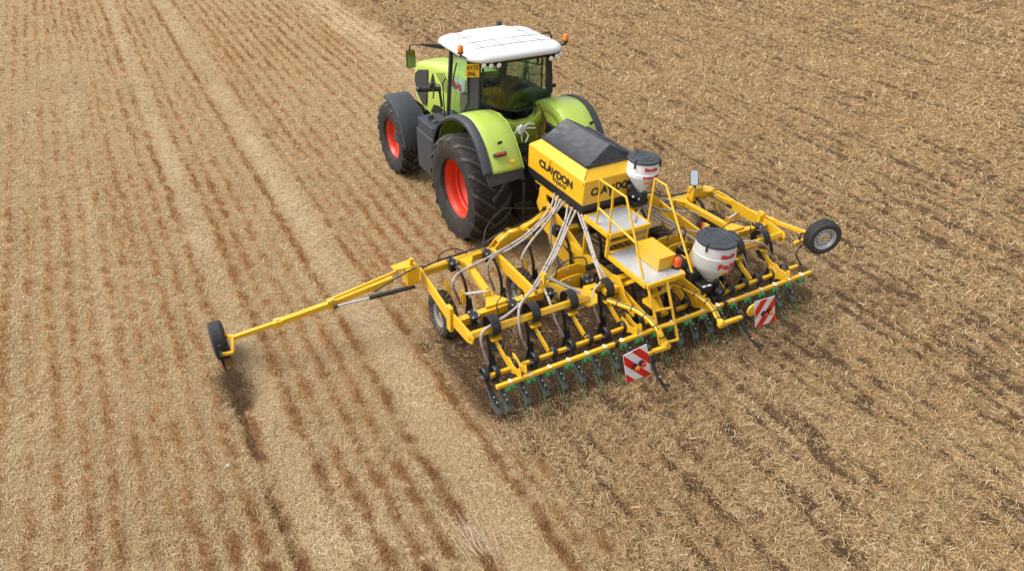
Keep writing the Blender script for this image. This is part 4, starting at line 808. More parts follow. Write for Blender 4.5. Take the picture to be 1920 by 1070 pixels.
# wing frames
for s in (-1, 1):
    g = lambda a: V(s*-a[0] if s > 0 else a[0], a[1], a[2])
    mb = MB(); mb.beam(g((-3.06, -2.36, 1.0)), g((-3.12, -3.62, .95)), .035, .20); mb.beam(g((-3.12, -3.55, .93)), g((-3.12, -3.68, .93)), .06, .42) 
    DP('side_plate', mb, bevel=.004)
    mb = MB(); mb.prism([g(p) for p in ((-3.11, -3.68, 1.05), (-3.08, -4.18, 1.02), (-3.07, -4.25, .96), (-3.07, -4.22, .85), (-3.08, -4.08, .80), (-3.11, -3.68, .82))], (.03, 0, 0)); ep = DP('end_plate', mb, bevel=.004)
    mb = MB(); mb.box(g((-3.095, -4.12, .93)), (.012, .06, .06)); mb.build('socket', 'black', ep) if False else None
    mb = MB(); mb.beam(g((-2.28, -2.45, 1.0)), g((-2.40, -3.62, .98)), .10, .10); mb.prism([g(p) for p in ((-2.48, -3.52, 1.035), (-2.32, -3.52, 1.035), (-2.18, -3.74, 1.035), (-2.60, -3.74, 1.035))], (0, 0, -.10)); mb.prism([g(p) for p in ((-2.40, -2.38, 1.052), (-2.12, -2.38, 1.052), (-2.22, -2.55, 1.05), (-2.34, -2.55, 1.05))], (0, 0, -.10)); DP('wing_strut', mb, bevel=.006)
    mb = MB(); mb.beam(g((-1.78, -2.40, 1.0)), g((-1.74, -3.74, .95)), .05, .22); DP('wing_beam', mb, bevel=.005)
    mb = MB(); mb.beam(g((-3.10, -3.76, .93)), g((-1.55, -3.70, .93)), .11, .12); DP('toolbar', mb, bevel=.006)
    mb = MB(); mb.beam(g((-3.10, -4.14, .95)), g((-1.05, -4.14, .95)), .10, .10, up=(0, .5, 1)); DP('rear_toolbar', mb, bevel=.018)
    for dy in (0, -.16):
        mb = MB(); mb.prism([g(p) for p in ((-1.62, -3.62+dy*3, 1.10), (-1.44, -3.74+dy*2.4, 1.10), (-1.05, -4.02+dy, 1.03), (-1.0, -4.12+dy, .97), (-1.04, -4.18+dy, .90), (-1.2, -4.12+dy, .86), (-1.55, -3.85+dy*2.4, .86))], (0, .0, .0) if False else (.0, -.02, .0)); 
        if dy == 0: DP('hinge_plate', mb, bevel=.004)
    # hinge to the centre frame, big curved plates
    for dd, hx_, hz_ in ((0, .10, .05), (.20, 0, 0)):
        P = [(q[0]+hx_, -3.50-dd, q[2]+hz_) for q in ((-1.44, -3.7, 0.98), (-1.37, -3.7, 1.02), (-1.26, -3.7, 1.08), (-1.12, -3.7, 1.1), (-0.93, -3.7, 1.1), (-0.8, -3.7, 1.03), (-0.75, -3.7, 0.88), (-1.05, -3.7, 0.84), (-1.21, -3.7, 0.77), (-1.4, -3.7, 0.7), (-1.55, -3.7, 0.85))]
        mb = MB(); mb.prism([g(p) for p in P], (0, -.022, 0)); hp = DP('wing_hinge', mb, bevel=.004)
        mb = MB(); mb.cyl(g((P[3][0], -3.46-dd, P[3][2]-.07)), g((P[3][0], -3.54-dd, P[3][2]-.07)), .03, 12); mb.build('hinge_pin', 'zinc', hp)
    # folding ram
    mb = MB().mat('black'); a = g((-0.97, -3.45, 0.95)); b = g((-0.06, -3.45, 0.95))
    mb.cyl(a, b, .05, 14); mb.mat('steel'); mb.cyl(a+(a-b).normalized()*.18, a, .024, 10); DP('folding_ram', mb, 'black')
    mb = MB(); mb.tube([g((-1.30, -3.6, 1.04)), g((-1.28, -3.62, 1.25)), g((-1.08, -3.66, 1.38)), g((-.86, -3.70, 1.36)), g((-.80, -3.72, 1.22))], .011, 6, smooth=5); DP('hydraulic_hose', mb, 'black')
    mb = MB(); mb.tube([g((-2.5, -3.98, 1.0)), g((-2.5, -3.90, 1.18)), g((-2.25, -3.80, 1.26)), g((-2.02, -3.76, 1.18)), g((-1.95, -3.75, 1.0))], .010, 6, smooth=5); DP('hydraulic_hose', mb, 'black')
    mb = MB(); mb.tube([g((-3.1, -2.42, 1.07)), g((-2.7, -2.38, 1.12)), g((-2.3, -2.34, 1.11)), g((-1.9, -2.3, 1.14)), g((-1.6, -2.34, 1.30)), g((-1.25, -2.32, 1.34)), g((-.9, -2.2, 1.33)), g((-.5, -2.0, 1.36))], .014, 6, smooth=5); mb.tube([g((-1.9, -2.3, 1.14)), g((-1.7, -2.1, 1.35)), g((-1.3, -1.9, 1.45)), g((-.9, -1.85, 1.35)), g((-.6, -1.9, 1.3))], .009, 6, smooth=5); DP('hydraulic_hose', mb, 'black')
    mb = MB(); mb.tube([g((-2.75, -2.4, 1.10)), g((-2.72, -2.45, 1.28)), g((-2.5, -2.5, 1.34)), g((-2.3, -2.55, 1.22))], .009, 6, smooth=5); DP('hydraulic_hose', mb, 'black')
    # turnbuckle links
    mb = MB().mat('zinc'); a = g((-2.78, -3.35, 1.08)); b = g((-2.42, -3.48, 1.10)); mb.tube([a, b], .022, 8); mb.mat('yellow'); 
    for p in (a, b): mb.beam(p+V(0, -.03, -.16), p+V(0, -.03, .04), .05, .016); mb.beam(p+V(0, .03, -.16), p+V(0, .03, .04), .05, .016)
    DP('link', mb, 'zinc')
    mb = MB().mat('steel'); a = g((-1.62, -3.75, 1.30)); b = g((-1.18, -4.12, 1.06)); mb.cyl(a, b, .028, 12); mb.mat('yellow'); mb.beam(a-V(0, 0, .28), a+V(0, 0, .04), .05, .10); DP('levelling_ram', mb, 'steel')
    mb = MB().mat('yellow'); mb.prism([g(p) for p in ((-1.25, -3.95, 1.02), (-1.0, -4.05, 1.06), (-.92, -4.2, 1.0), (-.95, -4.26, .90), (-1.08, -4.24, .86), (-1.22, -4.10, .92))], (0, 0, -.03)); DP('gusset', mb, bevel=.003)
# centre frame
mb = MB(); mb.beam((-1.0, -3.98, .95), (1.0, -3.98, .95), .12, .12); DP('centre_toolbar', mb, bevel=.006)
for xx in (-.40, .62):
    mb = MB(); mb.beam((xx, -2.3, .92), (xx, -4.0, .92), .08, .14); DP('centre_beam', mb, bevel=.006)
mb = MB(); mb.beam((-.75, -4.14, .95), (-.45, -4.14, .95), .10, .10); DP('rear_toolbar', mb, bevel=.012)
for xx in (-.50, .46):
    P = [(xx, -4.00, 1.12), (xx, -4.14, 1.14), (xx, -4.26, 1.06), (xx, -4.34, .92), (xx, -4.62, .80), (xx, -4.60, .68), (xx, -4.34, .74), (xx, -4.16, .62), (xx, -4.06, .62), (xx, -4.0, .82)]
    mb = MB(); mb.prism(P, (.025, 0, 0)); hp = DP('rear_bracket', mb, bevel=.004)
    bolts(hp, [V(xx-.001, y_, z_) for y_, z_ in ((-4.12, 1.03), (-4.2, .8), (-4.3, .8), (-4.45, .76), (-4.12, .70))], (-1, 0, 0), .016)
P = [(-0.33, -4.56, 0.95), (0.05, -4.52, 0.95), (0.15, -4.46, 0.95), (0.34, -4.48, 0.95), (0.21, -4.56, 0.95), (-0.15, -4.6, 0.95), (-0.13, -4.79, 0.85), (-0.26, -4.79, 0.85), (-0.38, -4.63, 0.95)]
mb = MB(); mb.prism([V(*p) for p in P], (0, 0, -.02)); DP('hitch_bracket', mb, bevel=.003)
for a, b in (((-.45, -4.2, .9), (-.3, -4.75, .62)), ((.15, -4.2, .9), (.02, -4.7, .62)), ((.6, -4.2, .9), (.85, -4.70, .66))):
    mb = MB(); mb.beam(a, b, .03, .14); DP('centre_strut', mb, bevel=.004)
# ---- marker-plough style tramline arms with boards
def board(TL, TR, BR, BL, left):
    TL, TR, BR, BL = [Vector(q) for q in (TL, TR, BR, BL)]; nn = (TR-TL).cross(BL-TL).normalized()
    if nn.y > 0: nn = -nn
    def pt(u, v, d=0): return (TL*(1-u)+TR*(1+u))*(1+v)/4+(BL*(1-u)+BR*(1+u))*(1-v)/4+nn*d
    mb = MB(); mb.prism([pt(-1, -1), pt(1, -1), pt(1, 1), pt(-1, 1)], nn*-.008); bd = mb.build('warning_board', 'signwhite', DR, bevel=.002)
    def clip(poly, g):
        out = []
        for i in range(len(poly)):
            p, q = poly[i], poly[(i+1) % len(poly)]; a, b = g(p), g(q)
            if a >= 0: out.append(p)
            if a*b < 0: t = a/(a-b); out.append((p[0]+(q[0]-p[0])*t, p[1]+(q[1]-p[1])*t))
        return out
    sg = 1 if left else -1
    for k in range(6):
        if (k % 2 == 0) != left: continue
        lo, hi = -1+k/3, -1+(k+1)/3; f = lambda p: (p[0]+sg*p[1])/2
        poly = clip([(-1, -1), (1, -1), (1, 1), (-1, 1)], lambda p: f(p)-lo); poly = clip(poly, lambda p: hi-f(p))
        if len(poly) > 2: mb = MB(); mb.prism([pt(a, b, .0015) for a, b in poly], nn*.002); mb.build('red_stripe', 'signred', bd)
    for du, mt in ((-.22, 'orange' if left else 'redlens'), (.30, 'redlens' if left else 'orange')):
        mb = MB().mat('black'); p = pt(du, -.02+.12*du); mb.cyl(p, p+nn*.055, .044, 16); mb.mat(mt); mb.lathe([(.041, 0), (.040, .018), (.028, .030), (.001, .034)], p+nn*.054, nn, 16); mb.build('rear_lamp', 'black', bd)
aL = [(-0.82, -4.35, 0.95), (-0.73, -4.62, 0.99), (-0.66, -4.85, 1.02), (-0.63, -5.1, 1.01), (-0.63, -5.32, 0.96), (-0.56, -5.42, 0.76)]
aR = [(0.46, -4.4, 0.87), (0.55, -4.62, 0.86), (0.61, -4.82, 0.84), (0.64, -5.05, 0.8), (0.59, -5.25, 0.76), (0.54, -5.4, 0.73)]
for P, cr, tip in ((aL, [(-0.5, -5.45, 0.73), (-0.91, -5.45, 0.75)], 0), (aR, [(0.48, -5.42, 0.74), (0.95, -5.42, 0.72)], 1)):
    mb = MB(); mb.tube(P, .042, 12, smooth=5); ar = DP('tramline_arm', mb)
    pts = spline(P, 5)
    mb = MB(); mb.tube([q+V(-.02, 0, .044) for q in pts], .009, 5); mb.build('cable', 'black', ar)
    for t in (.15, .35, .55, .75, .93):
        i = int(t*(len(pts)-2)); q = pts[i]; dd = (pts[i+1]-q).normalized(); mb = MB(); mb.cyl(q-dd*.008, q+dd*.008, .048, 12); mb.build('cable_tie', 'black', ar)
    e = pts[-1]; mb = MB(); mb.sphere(e, .075, 12, 8, (.8, .8, 1.1)); mb.beam(e, cr[0], .05, .05); mb.beam(cr[0], cr[1], .06, .06); mb.build('crossbar', 'yellow', ar, bevel=.004)
    c1 = Vector(cr[1]); 
    if tip: a = Vector((0.9, -5.42, 0.78)); P2 = [(0.99, -5.38, 0.62), (1, -5.54, 0.5), (1.07, -5.65, 0.36), (1.14, -5.69, 0.28)]
    else: a = Vector((-0.82, -5.45, 0.66)); P2 = [(-0.8, -5.44, 0.6), (-0.82, -5.56, 0.5), (-0.78, -5.66, 0.36), (-0.74, -5.71, 0.28)]
    mb = MB(); mb.lathe([(.085+.018*math.cos(R(q)), .018*math.sin(R(q))) for q in range(0, 360, 60)], a+V(0, 0, -.01), (1, 0, 0), 20, closed=True); mb.path(P2, .055, .022); e2 = Vector(P2[-1]); mb.beam(e2, e2+V(.07, -.05, .02), .05, .02); mb.beam(e2, e2+V(-.02, -.10, -.02), .05, .02); tn = mb.build('tramline_tine', 'black', ar, bevel=.004)
    m_ = (Vector(P2[1])+Vector(P2[2]))/2; bolts(tn, [m_+V(-.01, .04, .02), m_+V(.01, -.03, -.02)], (0, -.5, .8), .014)
board((-1.4, -5.5, 0.94), (-0.97, -5.47, 0.96), (-0.81, -5.5, 0.37), (-1.29, -5.53, 0.42), True)
board((1.08, -5.48, 1), (1.57, -5.44, 0.93), (1.76, -5.44, 0.37), (1.26, -5.48, 0.45), False)
# bracket disc behind right board
mb = MB(); c = Vector((1.2, -5.4, 0.75)); mb.cyl(c, c+V(0, .03, 0), .11, 16); DP('board_mount', mb, bevel=.004)
mb = MB(); c = Vector((-0.87, -5.42, 0.75)); mb.box(c, (.06, .05, .16)); DP('board_mount', mb, 'black', bevel=.004)
# ---- platforms, ladder, handrails
def platform(x0, x1, y0, y1, z):
    mb = MB(); e = .045
    for a, b in (((x0, y0, z), (x1, y0, z)), ((x1, y0+.02, z), (x1, y1-.02, z)), ((x1, y1, z), (x0, y1, z)), ((x0, y1-.02, z), (x0, y0+.02, z))): mb.beam(V(*a)-V(0, 0, .035), V(*b)-V(0, 0, .035), e, .075)
    o = DP('platform', mb, bevel=.004); mb = MB(); mb.box(((x0+x1)/2, (y0+y1)/2, z-.008), (x1-x0-.05, y1-y0-.05, .012)); mb.build('tread_plate', 'tread', o); return o
platform(-.40, .33, -4.69, -3.68, 1.30)
platform(-.44, .36, -3.74, -3.05, 1.68)
mb = MB()
for xx in (-.42, .34):
    for yy, zb in ((-3.10, .95), (-3.70, 1.25)): 
        mb = MB(); mb.beam((xx, yy, zb), (xx, yy, 1.62), .05, .05); DP('platform_post', mb, bevel=.004)
mb = MB(); mb.beam((-.42, -3.70, 1.48), (.34, -3.70, 1.48), .04, .04); DP('platform_rung', mb, bevel=.004)
for xx in (-.36, .28):
    mb = MB(); mb.beam((xx, -4.4, 1.22), (xx, -4.15, .98), .05, .06); DP('platform_post', mb, bevel=.004)
tb = [V(-.03, -3.92, 1.52), V(.28, -3.92, 1.52), V(.28, -4.48, 1.52), V(-.03, -4.48, 1.52)]
mb = MB(); mb.prism(tb, (0, 0, -.215)); bx_ = DP('toolbox', mb, 'yellowhot', bevel=.006)
mb = MB(); mb.prism([V(p.x+(.008 if p.x > 0 else -.008), p.y+(.008 if p.y > -4 else -.008), 1.535) for p in tb], (0, 0, -.018)); mb.build('lid', 'yellowhot', bx_, bevel=.004)
c = Vector((0.31, -4.51, 1.3)); mb = MB(); mb.cyl(c, c+V(0, 0, .04), .075, 18); bn_ = DP('beacon', mb, 'black')
mb = MB(); mb.lathe([(.068, .039), (.069, .11), (.060, .155), (.036, .18), (.001, .187)], c, (0, 0, 1), 18); mb.build('beacon_lens', 'redlens2', bn_)
def rail(name, pts, r=.0185, smooth=0): mb = MB(); mb.tube(pts, r, 10, smooth=smooth); return DP(name, mb)
xl = -.42
rail('handrail', [(xl, -3.36, 1.70), (xl, -3.37, 1.97), (xl, -3.34, 2.44), (xl, -4.00, 2.44), (xl, -4.62, 1.36)])
rail('handrail', [(xl, -3.37, 1.97), (xl, -4.36, 1.84)])
rail('handrail', [(xl, -3.69, 2.44), (xl, -3.71, 1.30)])
xr = .36
rail('handrail', [(xr, -3.68, 1.50), (xr, -3.70, 2.44), (xr, -3.96, 2.44), (xr, -4.80, 1.36)])
rail('handrail', [(xr, -3.72, 2.0), (xr, -4.4, 1.95)]) if False else None
mb = MB(); L0, L1 = V(-.37, -4.66, 1.30), V(-.37, -5.13, .47); R0, R1 = V(-.03, -4.70, 1.27), V(-.03, -5.15, .45)
mb.beam(L0, L0.lerp(L1, .4), .035, .03); mb.beam(L0.lerp(L1, .36)+V(.02, 0, 0), L1, .035, .03); mb.beam(R0, R1, .035, .03)
for t in (.45, .72, .99): a = L0.lerp(L1, t); b = R0.lerp(R1, t); mb.beam(a, b, .04, .03)
ld = DP('ladder', mb, bevel=.003)
# ---- small seeders (white hoppers)
def hopper(c, zt, zb, rr, kind, w2, name='applicator_hopper'):
    c = Vector(c); H = zt-zb
    if kind == 1: prof = [(.001, zb), (.055, zb), (.06, zb+.02), (rr*.92, zb+H*.50), (rr*1.0, zb+H*.56), (rr*1.02, zb+H*.66), (rr*.965, zb+H*.69), (rr*.97, zb+H*.96), (rr*.93, zt), (.001, zt)]
    else: prof = [(.001, zb), (.085, zb), (.09, zb+.03), (rr*.97, zb+H*.40), (rr*1.01, zb+H*.46), (rr*1.03, zb+H*.60), (rr*1.035, zb+H*.72), (rr*1.0, zb+H*.74), (rr*.97, zb+H*.97), (rr*.95, zt), (.001, zt)]
    mb = MB(); mb.lathe([(r_, z_) for r_, z_ in prof], (c.x, c.y, 0), (0, 0, 1), 48); ho = DP(name, mb, 'white' if kind == 1 else 'poly', sharp=25)
    mb = MB(); mb.lathe([(.001, zt+.028), (rr*.28, zt+.030), (rr*.30, zt+.036), (rr*.36, zt+.036), (rr*.38, zt+.028), (rr*.60, zt+.026), (rr*.62, zt+.033), (rr*.68, zt+.033), (rr*.70, zt+.024), (rr*.98, zt+.018), (rr*1.02, zt+.01), (rr*1.02, zt-.02), (rr*.98, zt-.025), (.001, zt-.02)], (c.x, c.y, 0), (0, 0, 1), 48); lid = mb.build('lid', 'plastic', ho, sharp=25)
    for a in (200, 310, 80):
        p = V(c.x+math.cos(R(a))*rr*1.03, c.y+math.sin(R(a))*rr*1.03, zt); mb = MB(); mb.box(p+V(0, 0, -.04), (.022, .022, .12)); mb.beam(p+V(0, 0, .02), p+V(-math.cos(R(a))*.06, -math.sin(R(a))*.06, .03), .02, .012); mb.build('latch', 'black', ho)
    return ho
h1 = V(.63, -3.10, 0); h1z = (2.49, 1.90)
c1 = Vector((0.61, -3.1, 2.46)); h1.x = c1.x
ho = hopper(h1, 2.49, 1.89, .262, 1, 0)
def wrt(body, size, z, ang, mat, bold, c, rfun, par, sx=1):
    ctr = V(c.x, c.y, z); text('lettering', body, size, (0, 0, 0), (1, 0, 0), (0, 0, 1), mat, par, bold=bold, sx=sx, thick=.0015, wrap=(ctr, lambda y: rfun(z+y), R(ang)))
def rf1(z): return .262*(.985 if z > 2.24 else 1.03 if z > 2.2 else .12+.90*(z-1.90)/.31)
wrt('Stocks', .085, 2.365, 236, 'textred', .004, h1, rf1, ho, 1.05); wrt('Rotor-Meter', .072, 2.235, 235, 'textred', .004, h1, lambda z: .268, ho, 1.0)
wrt('Ltd', .06, 2.12, 245, 'textorange', .012, h1, lambda z: .205+.75*(z-2.12), ho, 1.9)
mb = MB(); mb.box(h1+V(0, 0, 1.82), (.20, .20, .16)); mb.box(h1+V(-.02, .02, 1.72), (.30, .24, .10)); mu = DP('metering_unit', mb, 'black', bevel=.01)
mb = MB(); mb.cyl(h1+V(-.25, -.03, 1.96), h1+V(-.06, -.08, 1.84), .06, 14); mb.sphere(h1+V(-.22, -.0, 2.02), .06); mb.build('motor', 'black', mu)
mb = MB(); 
for d in (V(-.22, -.11, 1.90), V(-.10, -.125, 1.84)): mb.box(h1+d, (.035, .012, .035))
mb.build('sticker', 'signwhite', mu)
mb = MB(); mb.beam(h1+V(.05, .1, 1.7), h1+V(-.1, .2, 1.5), .05, .05); mb.beam(h1+V(-.10, .19, 1.5), h1+V(-.35, .19, 1.5), .05, .05); DP('hopper_bracket', mb, 'black')
mb = MB(); mb.tube([h1+V(0, -.08, 1.72), (0.6, -3.17, 1.62), (0.14, -3.61, 1.7)], .022, 8, smooth=4); DP('seed_hose', mb, 'hose')
h2 = Vector((1.14, -4.43, 1.52)); h2.z = 0; b2_ = Vector((1.12, -4.5, 0.8))
h2.x = (h2.x*1+b2_.x*1)/2; h2.y = (h2.y+b2_.y)/2
ho = hopper(h2, 1.57, .80, .325, 2, 0)
wrt('Stocks', .10, 1.385, 243, 'textred', .006, h2, lambda z: .333, ho, 1.05); wrt('Fan Jet', .13, 1.20, 239, 'textred', .009, h2, lambda z: .341, ho, .95); wrt('PRO', .07, 1.105, 250, 'textorange', .008, h2, lambda z: .322, ho, 1.2)
mb = MB(); mb.box(h2+V(-.02, .05, .70), (.34, .34, .22)); mb.box(h2+V(-.22, -.02, .78), (.20, .42, .16)); mu = DP('metering_unit', mb, 'black', bevel=.015)
mb = MB(); mb.cyl(h2+V(.02, -.20, .70), h2+V(.05, -.30, .68), .09, 16); mb.build('motor', 'black', mu); mb = MB(); mb.cyl(h2+V(-.2, .12, .95), h2+V(-.1, .12, .95), .06, 12); mb.build('motor', 'black', mu)
mb = MB(); mb.box(h2+V(-.29, -.20, .865), (.07, .035, .006)); mb.box(h2+V(-.19, -.21, .865), (.07, .035, .006)); mb.build('sticker', 'signwhite', mu)
mb = MB(); mb.box(h2+V(-.30, .10, .80), (.16, .18, .42)); DP('battery_box', mb, 'black', bevel=.01)
mb = MB(); mb.box(h2+V(-.02, -.26, .60), (.18, .12, .08)); DP('fan_outlet', mb, 'plastic', bevel=.01)
mb = MB(); mb.beam(h2+V(-.1, .1, .62), h2+V(-.1, .35, .95), .06, .06); mb.beam(h2+V(-.1, -.1, .6), h2+V(-.05, -.35, .64), .05, .05); DP('hopper_bracket', mb, 'black')
# ---- depth wheels under the frame
def gauge_wheel(x, y, side):
    mb = MB(); mb.cyl((-.06, 0, 0), (.17, 0, 0), .04, 12); wh = mb.build('depth_wheel', 'yellow', DR, loc=(x, y+3.4, .37)); wh['_base'] = [0, 0, 0]
    ag_tyre(.385, .26, 22, 'tyre', wh, 'rubber2', .20, .035, .036); rim_mesh('rim', wh, 'duct', .20, .26, .14, -1, 'duct', .07)
    mb = MB(); mb.beam((.17, 0, 0), (.17, .25, .45), .05, .07); mb.build('wheel_arm', 'yellow', wh, bevel=.004)
for xx, yy in ((-2.86, -2.78), (-1.42, -2.80), (1.62, -2.75), (2.92, -2.74)): gauge_wheel(xx, yy, -1)
# ---- seed and harrow bars
def seg_bar(name, segs, y, z, wd, h, up=None):
    for a, b in segs: mb = MB(); mb.beam((a, y, z), (b, y, z), wd, h, up=up); DP(name, mb, bevel=.006)
YH, ZH = -4.925, .61
seg_bar('harrow_bar', [(-3.06, -1.08), (-1.02, 1.06), (1.12, 3.08)], YH, ZH, .058, .058)
for xx in (-1.05, 1.09):
    mb = MB(); mb.box((xx, YH, ZH), (.06, .09, .10)); DP('bar_joint', mb, 'black', bevel=.006)
YS, ZS = -4.63, .56
sp = 6/19; XS = [(i-9)*sp for i in range(19)]
cut = [-3.02]+[x-.12+.0 for x in XS[1:]]+[3.0]
for i in range(19):
    a = XS[i]-sp+.17 if i else -3.08; b = XS[i]-.02
    if i % 2 == 1 or True:
        pass
segs = [(-2.96, -2.50), (-1.98, -1.58), (-1.44, -1.06), (-.98, -.62), (-.44, -.10), (.08, .36), (.50, 1.02), (1.16, 1.55), (1.68, 2.12), (2.24, 2.60), (2.72, 3.05)]
seg_bar('seed_bar', [(-3.0, -2.36), (-2.20, -1.73), (-1.60, -1.10), (-.98, -.48), (-.34, .18), (.34, .82), (.98, 1.48), (1.62, 2.12), (2.26, 2.74), (2.88, 3.10)], YS, ZS, .055, .055)
# harrow spring pair (prototype and 18 copies)
mb = MB()
for s in (-1, 1):
    mb.lathe([(.032+.016*math.cos(R(q)), .034*math.sin(R(q))) for q in range(0, 360, 45)], (s*.042, -.02, -.075), (1, 0, 0), 14, closed=True)
    mb.cyl((s*.042-.028, -.02, -.075), (s*.042+.028, -.02, -.075), .034, 12)
spg = mb.build('harrow_spring', 'springgreen', DR, loc=(XS[0], YH+3.4, ZH)); 
for s in (-1, 1):
    mb = MB(); mb.tube([(s*.068, -.03, -.10), (s*.10, -.05, -.22), (s*.125, -.10, -.40), (s*.14, -.30, -.575)], .005, 5); mb.build('spring_tine', 'wiregreen', spg)
mb = MB(); mb.tube([(-.012, .034, -.04), (-.012, .036, .035), (-.012, -.036, .035), (-.012, -.04, -.06)], .006, 5); mb.tube([(.012, .034, -.04), (.012, .036, .035), (.012, -.036, .035), (.012, -.04, -.06)], .006, 5); mb.build('clamp', 'zinc', spg)
for i in range(1, 19): dup(spg, DR, (XS[i], YH+3.4, ZH))
# seed board paddle behind each tine, with C clamp
mb = MB(); mb.lathe([(.082+.014*math.cos(R(q)), .04*math.sin(R(q))) for q in range(0, 360, 45)], (0, .02, .02), (1, 0, 0), 22, closed=True); mb.beam((0, -.02, -.07), (.03, -.10, -.22), .045, .02); pad = mb.build('seed_board', 'black', DR, loc=(XS[0]-.06, YS+3.4, ZS))
P = [V(-.015, -.06, -.19), V(.04, -.06, -.19), V(.085, -.14, -.29), V(.105, -.27, -.43), V(.095, -.315, -.465), V(.0, -.315, -.465), V(-.01, -.27, -.43), V(-.02, -.13, -.28)]
nrm = V(0, -.14, -.12).cross(V(1, 0, 0)).normalized()
mb = MB(); mb.prism(P, nrm*.014 if nrm.z > 0 else -nrm*.014); mb.build('paddle', 'paddle', pad, bevel=.004)
mb = MB(); mb.prism([V(.0, -.10, -.225)+nrm*0, V(.05, -.10, -.225), V(.075, -.26, -.385), V(.03, -.26, -.385)], (nrm if nrm.z > 0 else -nrm)*.024); mb.build('backing_plate', 'black', pad, bevel=.002)
nu = nrm if nrm.z > 0 else -nrm; bolts(pad, [V(.035, -.16, -.285)+nu*.02, V(.05, -.215, -.34)+nu*.02], nu, .013, .012)
lp0 = dup(pad, DR, (XS[0]-.21, YS+3.4+.04, ZS)); lp0.scale = (1.0, 1.1, 1.0)
for i in range(1, 19): dup(pad, DR, (XS[i]-.06, YS+3.4, ZS))
# trailing arms with lug plates to the harrow bar
def trail_arm(x):
    mb = MB(); mb.path([(0, -.02, .0), (.02, -.22, -.13), (.05, -.42, -.26)], .03, .075); ta = mb.build('trailing_arm', 'yellow', DR, loc=(x, -4.14+3.4, .82), bevel=.004)
    return ta
RX = [-2.70, -2.04, -1.38, -.72, .72, 1.38, 2.0, 2.60]
ta = trail_arm(RX[0]); P = [V(.04, -.36, -.14), V(.04, -.44, -.12), V(.04, -.56, -.17), V(.04, -.66, -.16), V(.04, -.70, -.10), V(.04, -.75, -.10), V(.04, -.79, -.25), V(.04, -.62, -.27), V(.04, -.52, -.34), V(.04, -.42, -.27)]
lp = None
for i, xx in enumerate(RX[1:]): dup(ta, DR, (xx, -4.14+3.4, .82))
for i, xx in enumerate((-2.62, -.62, .74, 2.52)):
    if i == 0:
        mb = MB(); mb.prism([q+V(0, 0, 0) for q in P], (.016, 0, 0)); lp = mb.build('lug_plate', 'yellow', DR, loc=(xx, -4.14+3.4, .86), bevel=.003)
        bolts(lp, [V(.04, -.5, -.22), V(.04, -.6, -.22), V(.04, -.74, -.2), V(.04, -.45, -.2)], (-1, 0, 0), .014)
        mb = MB(); mb.prism([q+V(-.10, -.02, -.01) for q in P], (.014, 0, 0)); mb.build('lug_plate', 'yellow', lp, bevel=.003)
    else: dup(lp, DR, (xx, -4.14+3.4, .86))
# C springs wrapped round the rear toolbar
def cspring():
    P = [V(0, .02+.155*math.cos(R(a)), .03+.155*math.sin(R(a))) for a in range(-78, 245, 16)]; rings = []
    for p in P:
        rad = (p-V(0, .02, .03)).normalized(); rings.append([p+V(-.07, 0, 0)+rad*-.006, p+V(.07, 0, 0)+rad*-.006, p+V(.07, 0, 0)+rad*.006, p+V(-.07, 0, 0)+rad*.006])
    mb = MB(); mb.loft(rings); o = mb.build('spring_leg', 'black', DR, loc=(RX[0], -4.14+3.4, .965))
    mb = MB(); mb.box((0, -.10, -.13), (.17, .08, .02)); mb.build('clamp_plate', 'yellow', o, bevel=.003)
    mb = MB(); mb.prism([V(-.10, -.02, -.17), V(.06, -.02, -.17), V(.11, -.10, -.235), (.10, -.17, -.28), (-.01, -.19, -.30), (-.09, -.13, -.26)], (0, 0, -.02)); mb.build('foot_plate', 'black', o, bevel=.004)
    bolts(o, [V(.0, -.155, -.262), V(.06, -.145, -.255)], (0, -.3, 1), .014)
    return o
cs = cspring()
for xx in RX[1:]: dup(cs, DR, (xx, -4.14+3.4, .965))
# tines: clamp on the bar, curved shank, seed tube
def tine(front=True):
    mb = MB(); mb.box((0, 0, 0), (.10, .17, .17)); mb.box((.0, -.05, .085), (.13, .20, .02)); o = mb.build('tine', 'black', DR, loc=(0, 0, 1.0), bevel=.006)
    P = [(-.01, -.08, .06), (.04, -.22, .0), (.07, -.34, -.18), (.08, -.40, -.42), (.06, -.42, -.70), (.05, -.34, -.97)]
    Q = spline(P, 5); mb = MB(); mb.path(Q, .034, .045, up=(0, -1, .3)); mb.build('shank', 'black', o)
    mb = MB(); mb.tube([(.10, -.44, -.42), (.11, -.47, -.60), (.09, -.50, -.85)], [.030, .036], 10); mb.build('seed_boot', 'black', o)
    bolts(o, [V(-.045, .02, .095), V(.045, .02, .095), V(-.045, -.12, .095), V(.045, -.12, .095)], (0, 0, 1), .014)
    return o
tn = tine()
FX = [-2.53, -1.90, -1.22, -.52, .12, .74, 1.22, 1.90, 2.53]
SX = [-2.84, -2.19, -1.54, -.86, -.2, .45, 1.1, 1.64, 2.22, 2.86]
tn.location = (FX[0], -2.42+3.4, 1.0)
for i, xx in enumerate(FX[1:]):
    zc = 1.0 if abs(xx) > 1.7 else 1.08; yc = -2.42+3.4 if abs(xx) > 1.7 else (-2.30+3.4 if abs(xx) > .6 else -2.38+3.4); dup(tn, DR, (xx, yc, zc))
for xx in SX: dup(tn, DR, (xx, -3.78+3.4, .95))
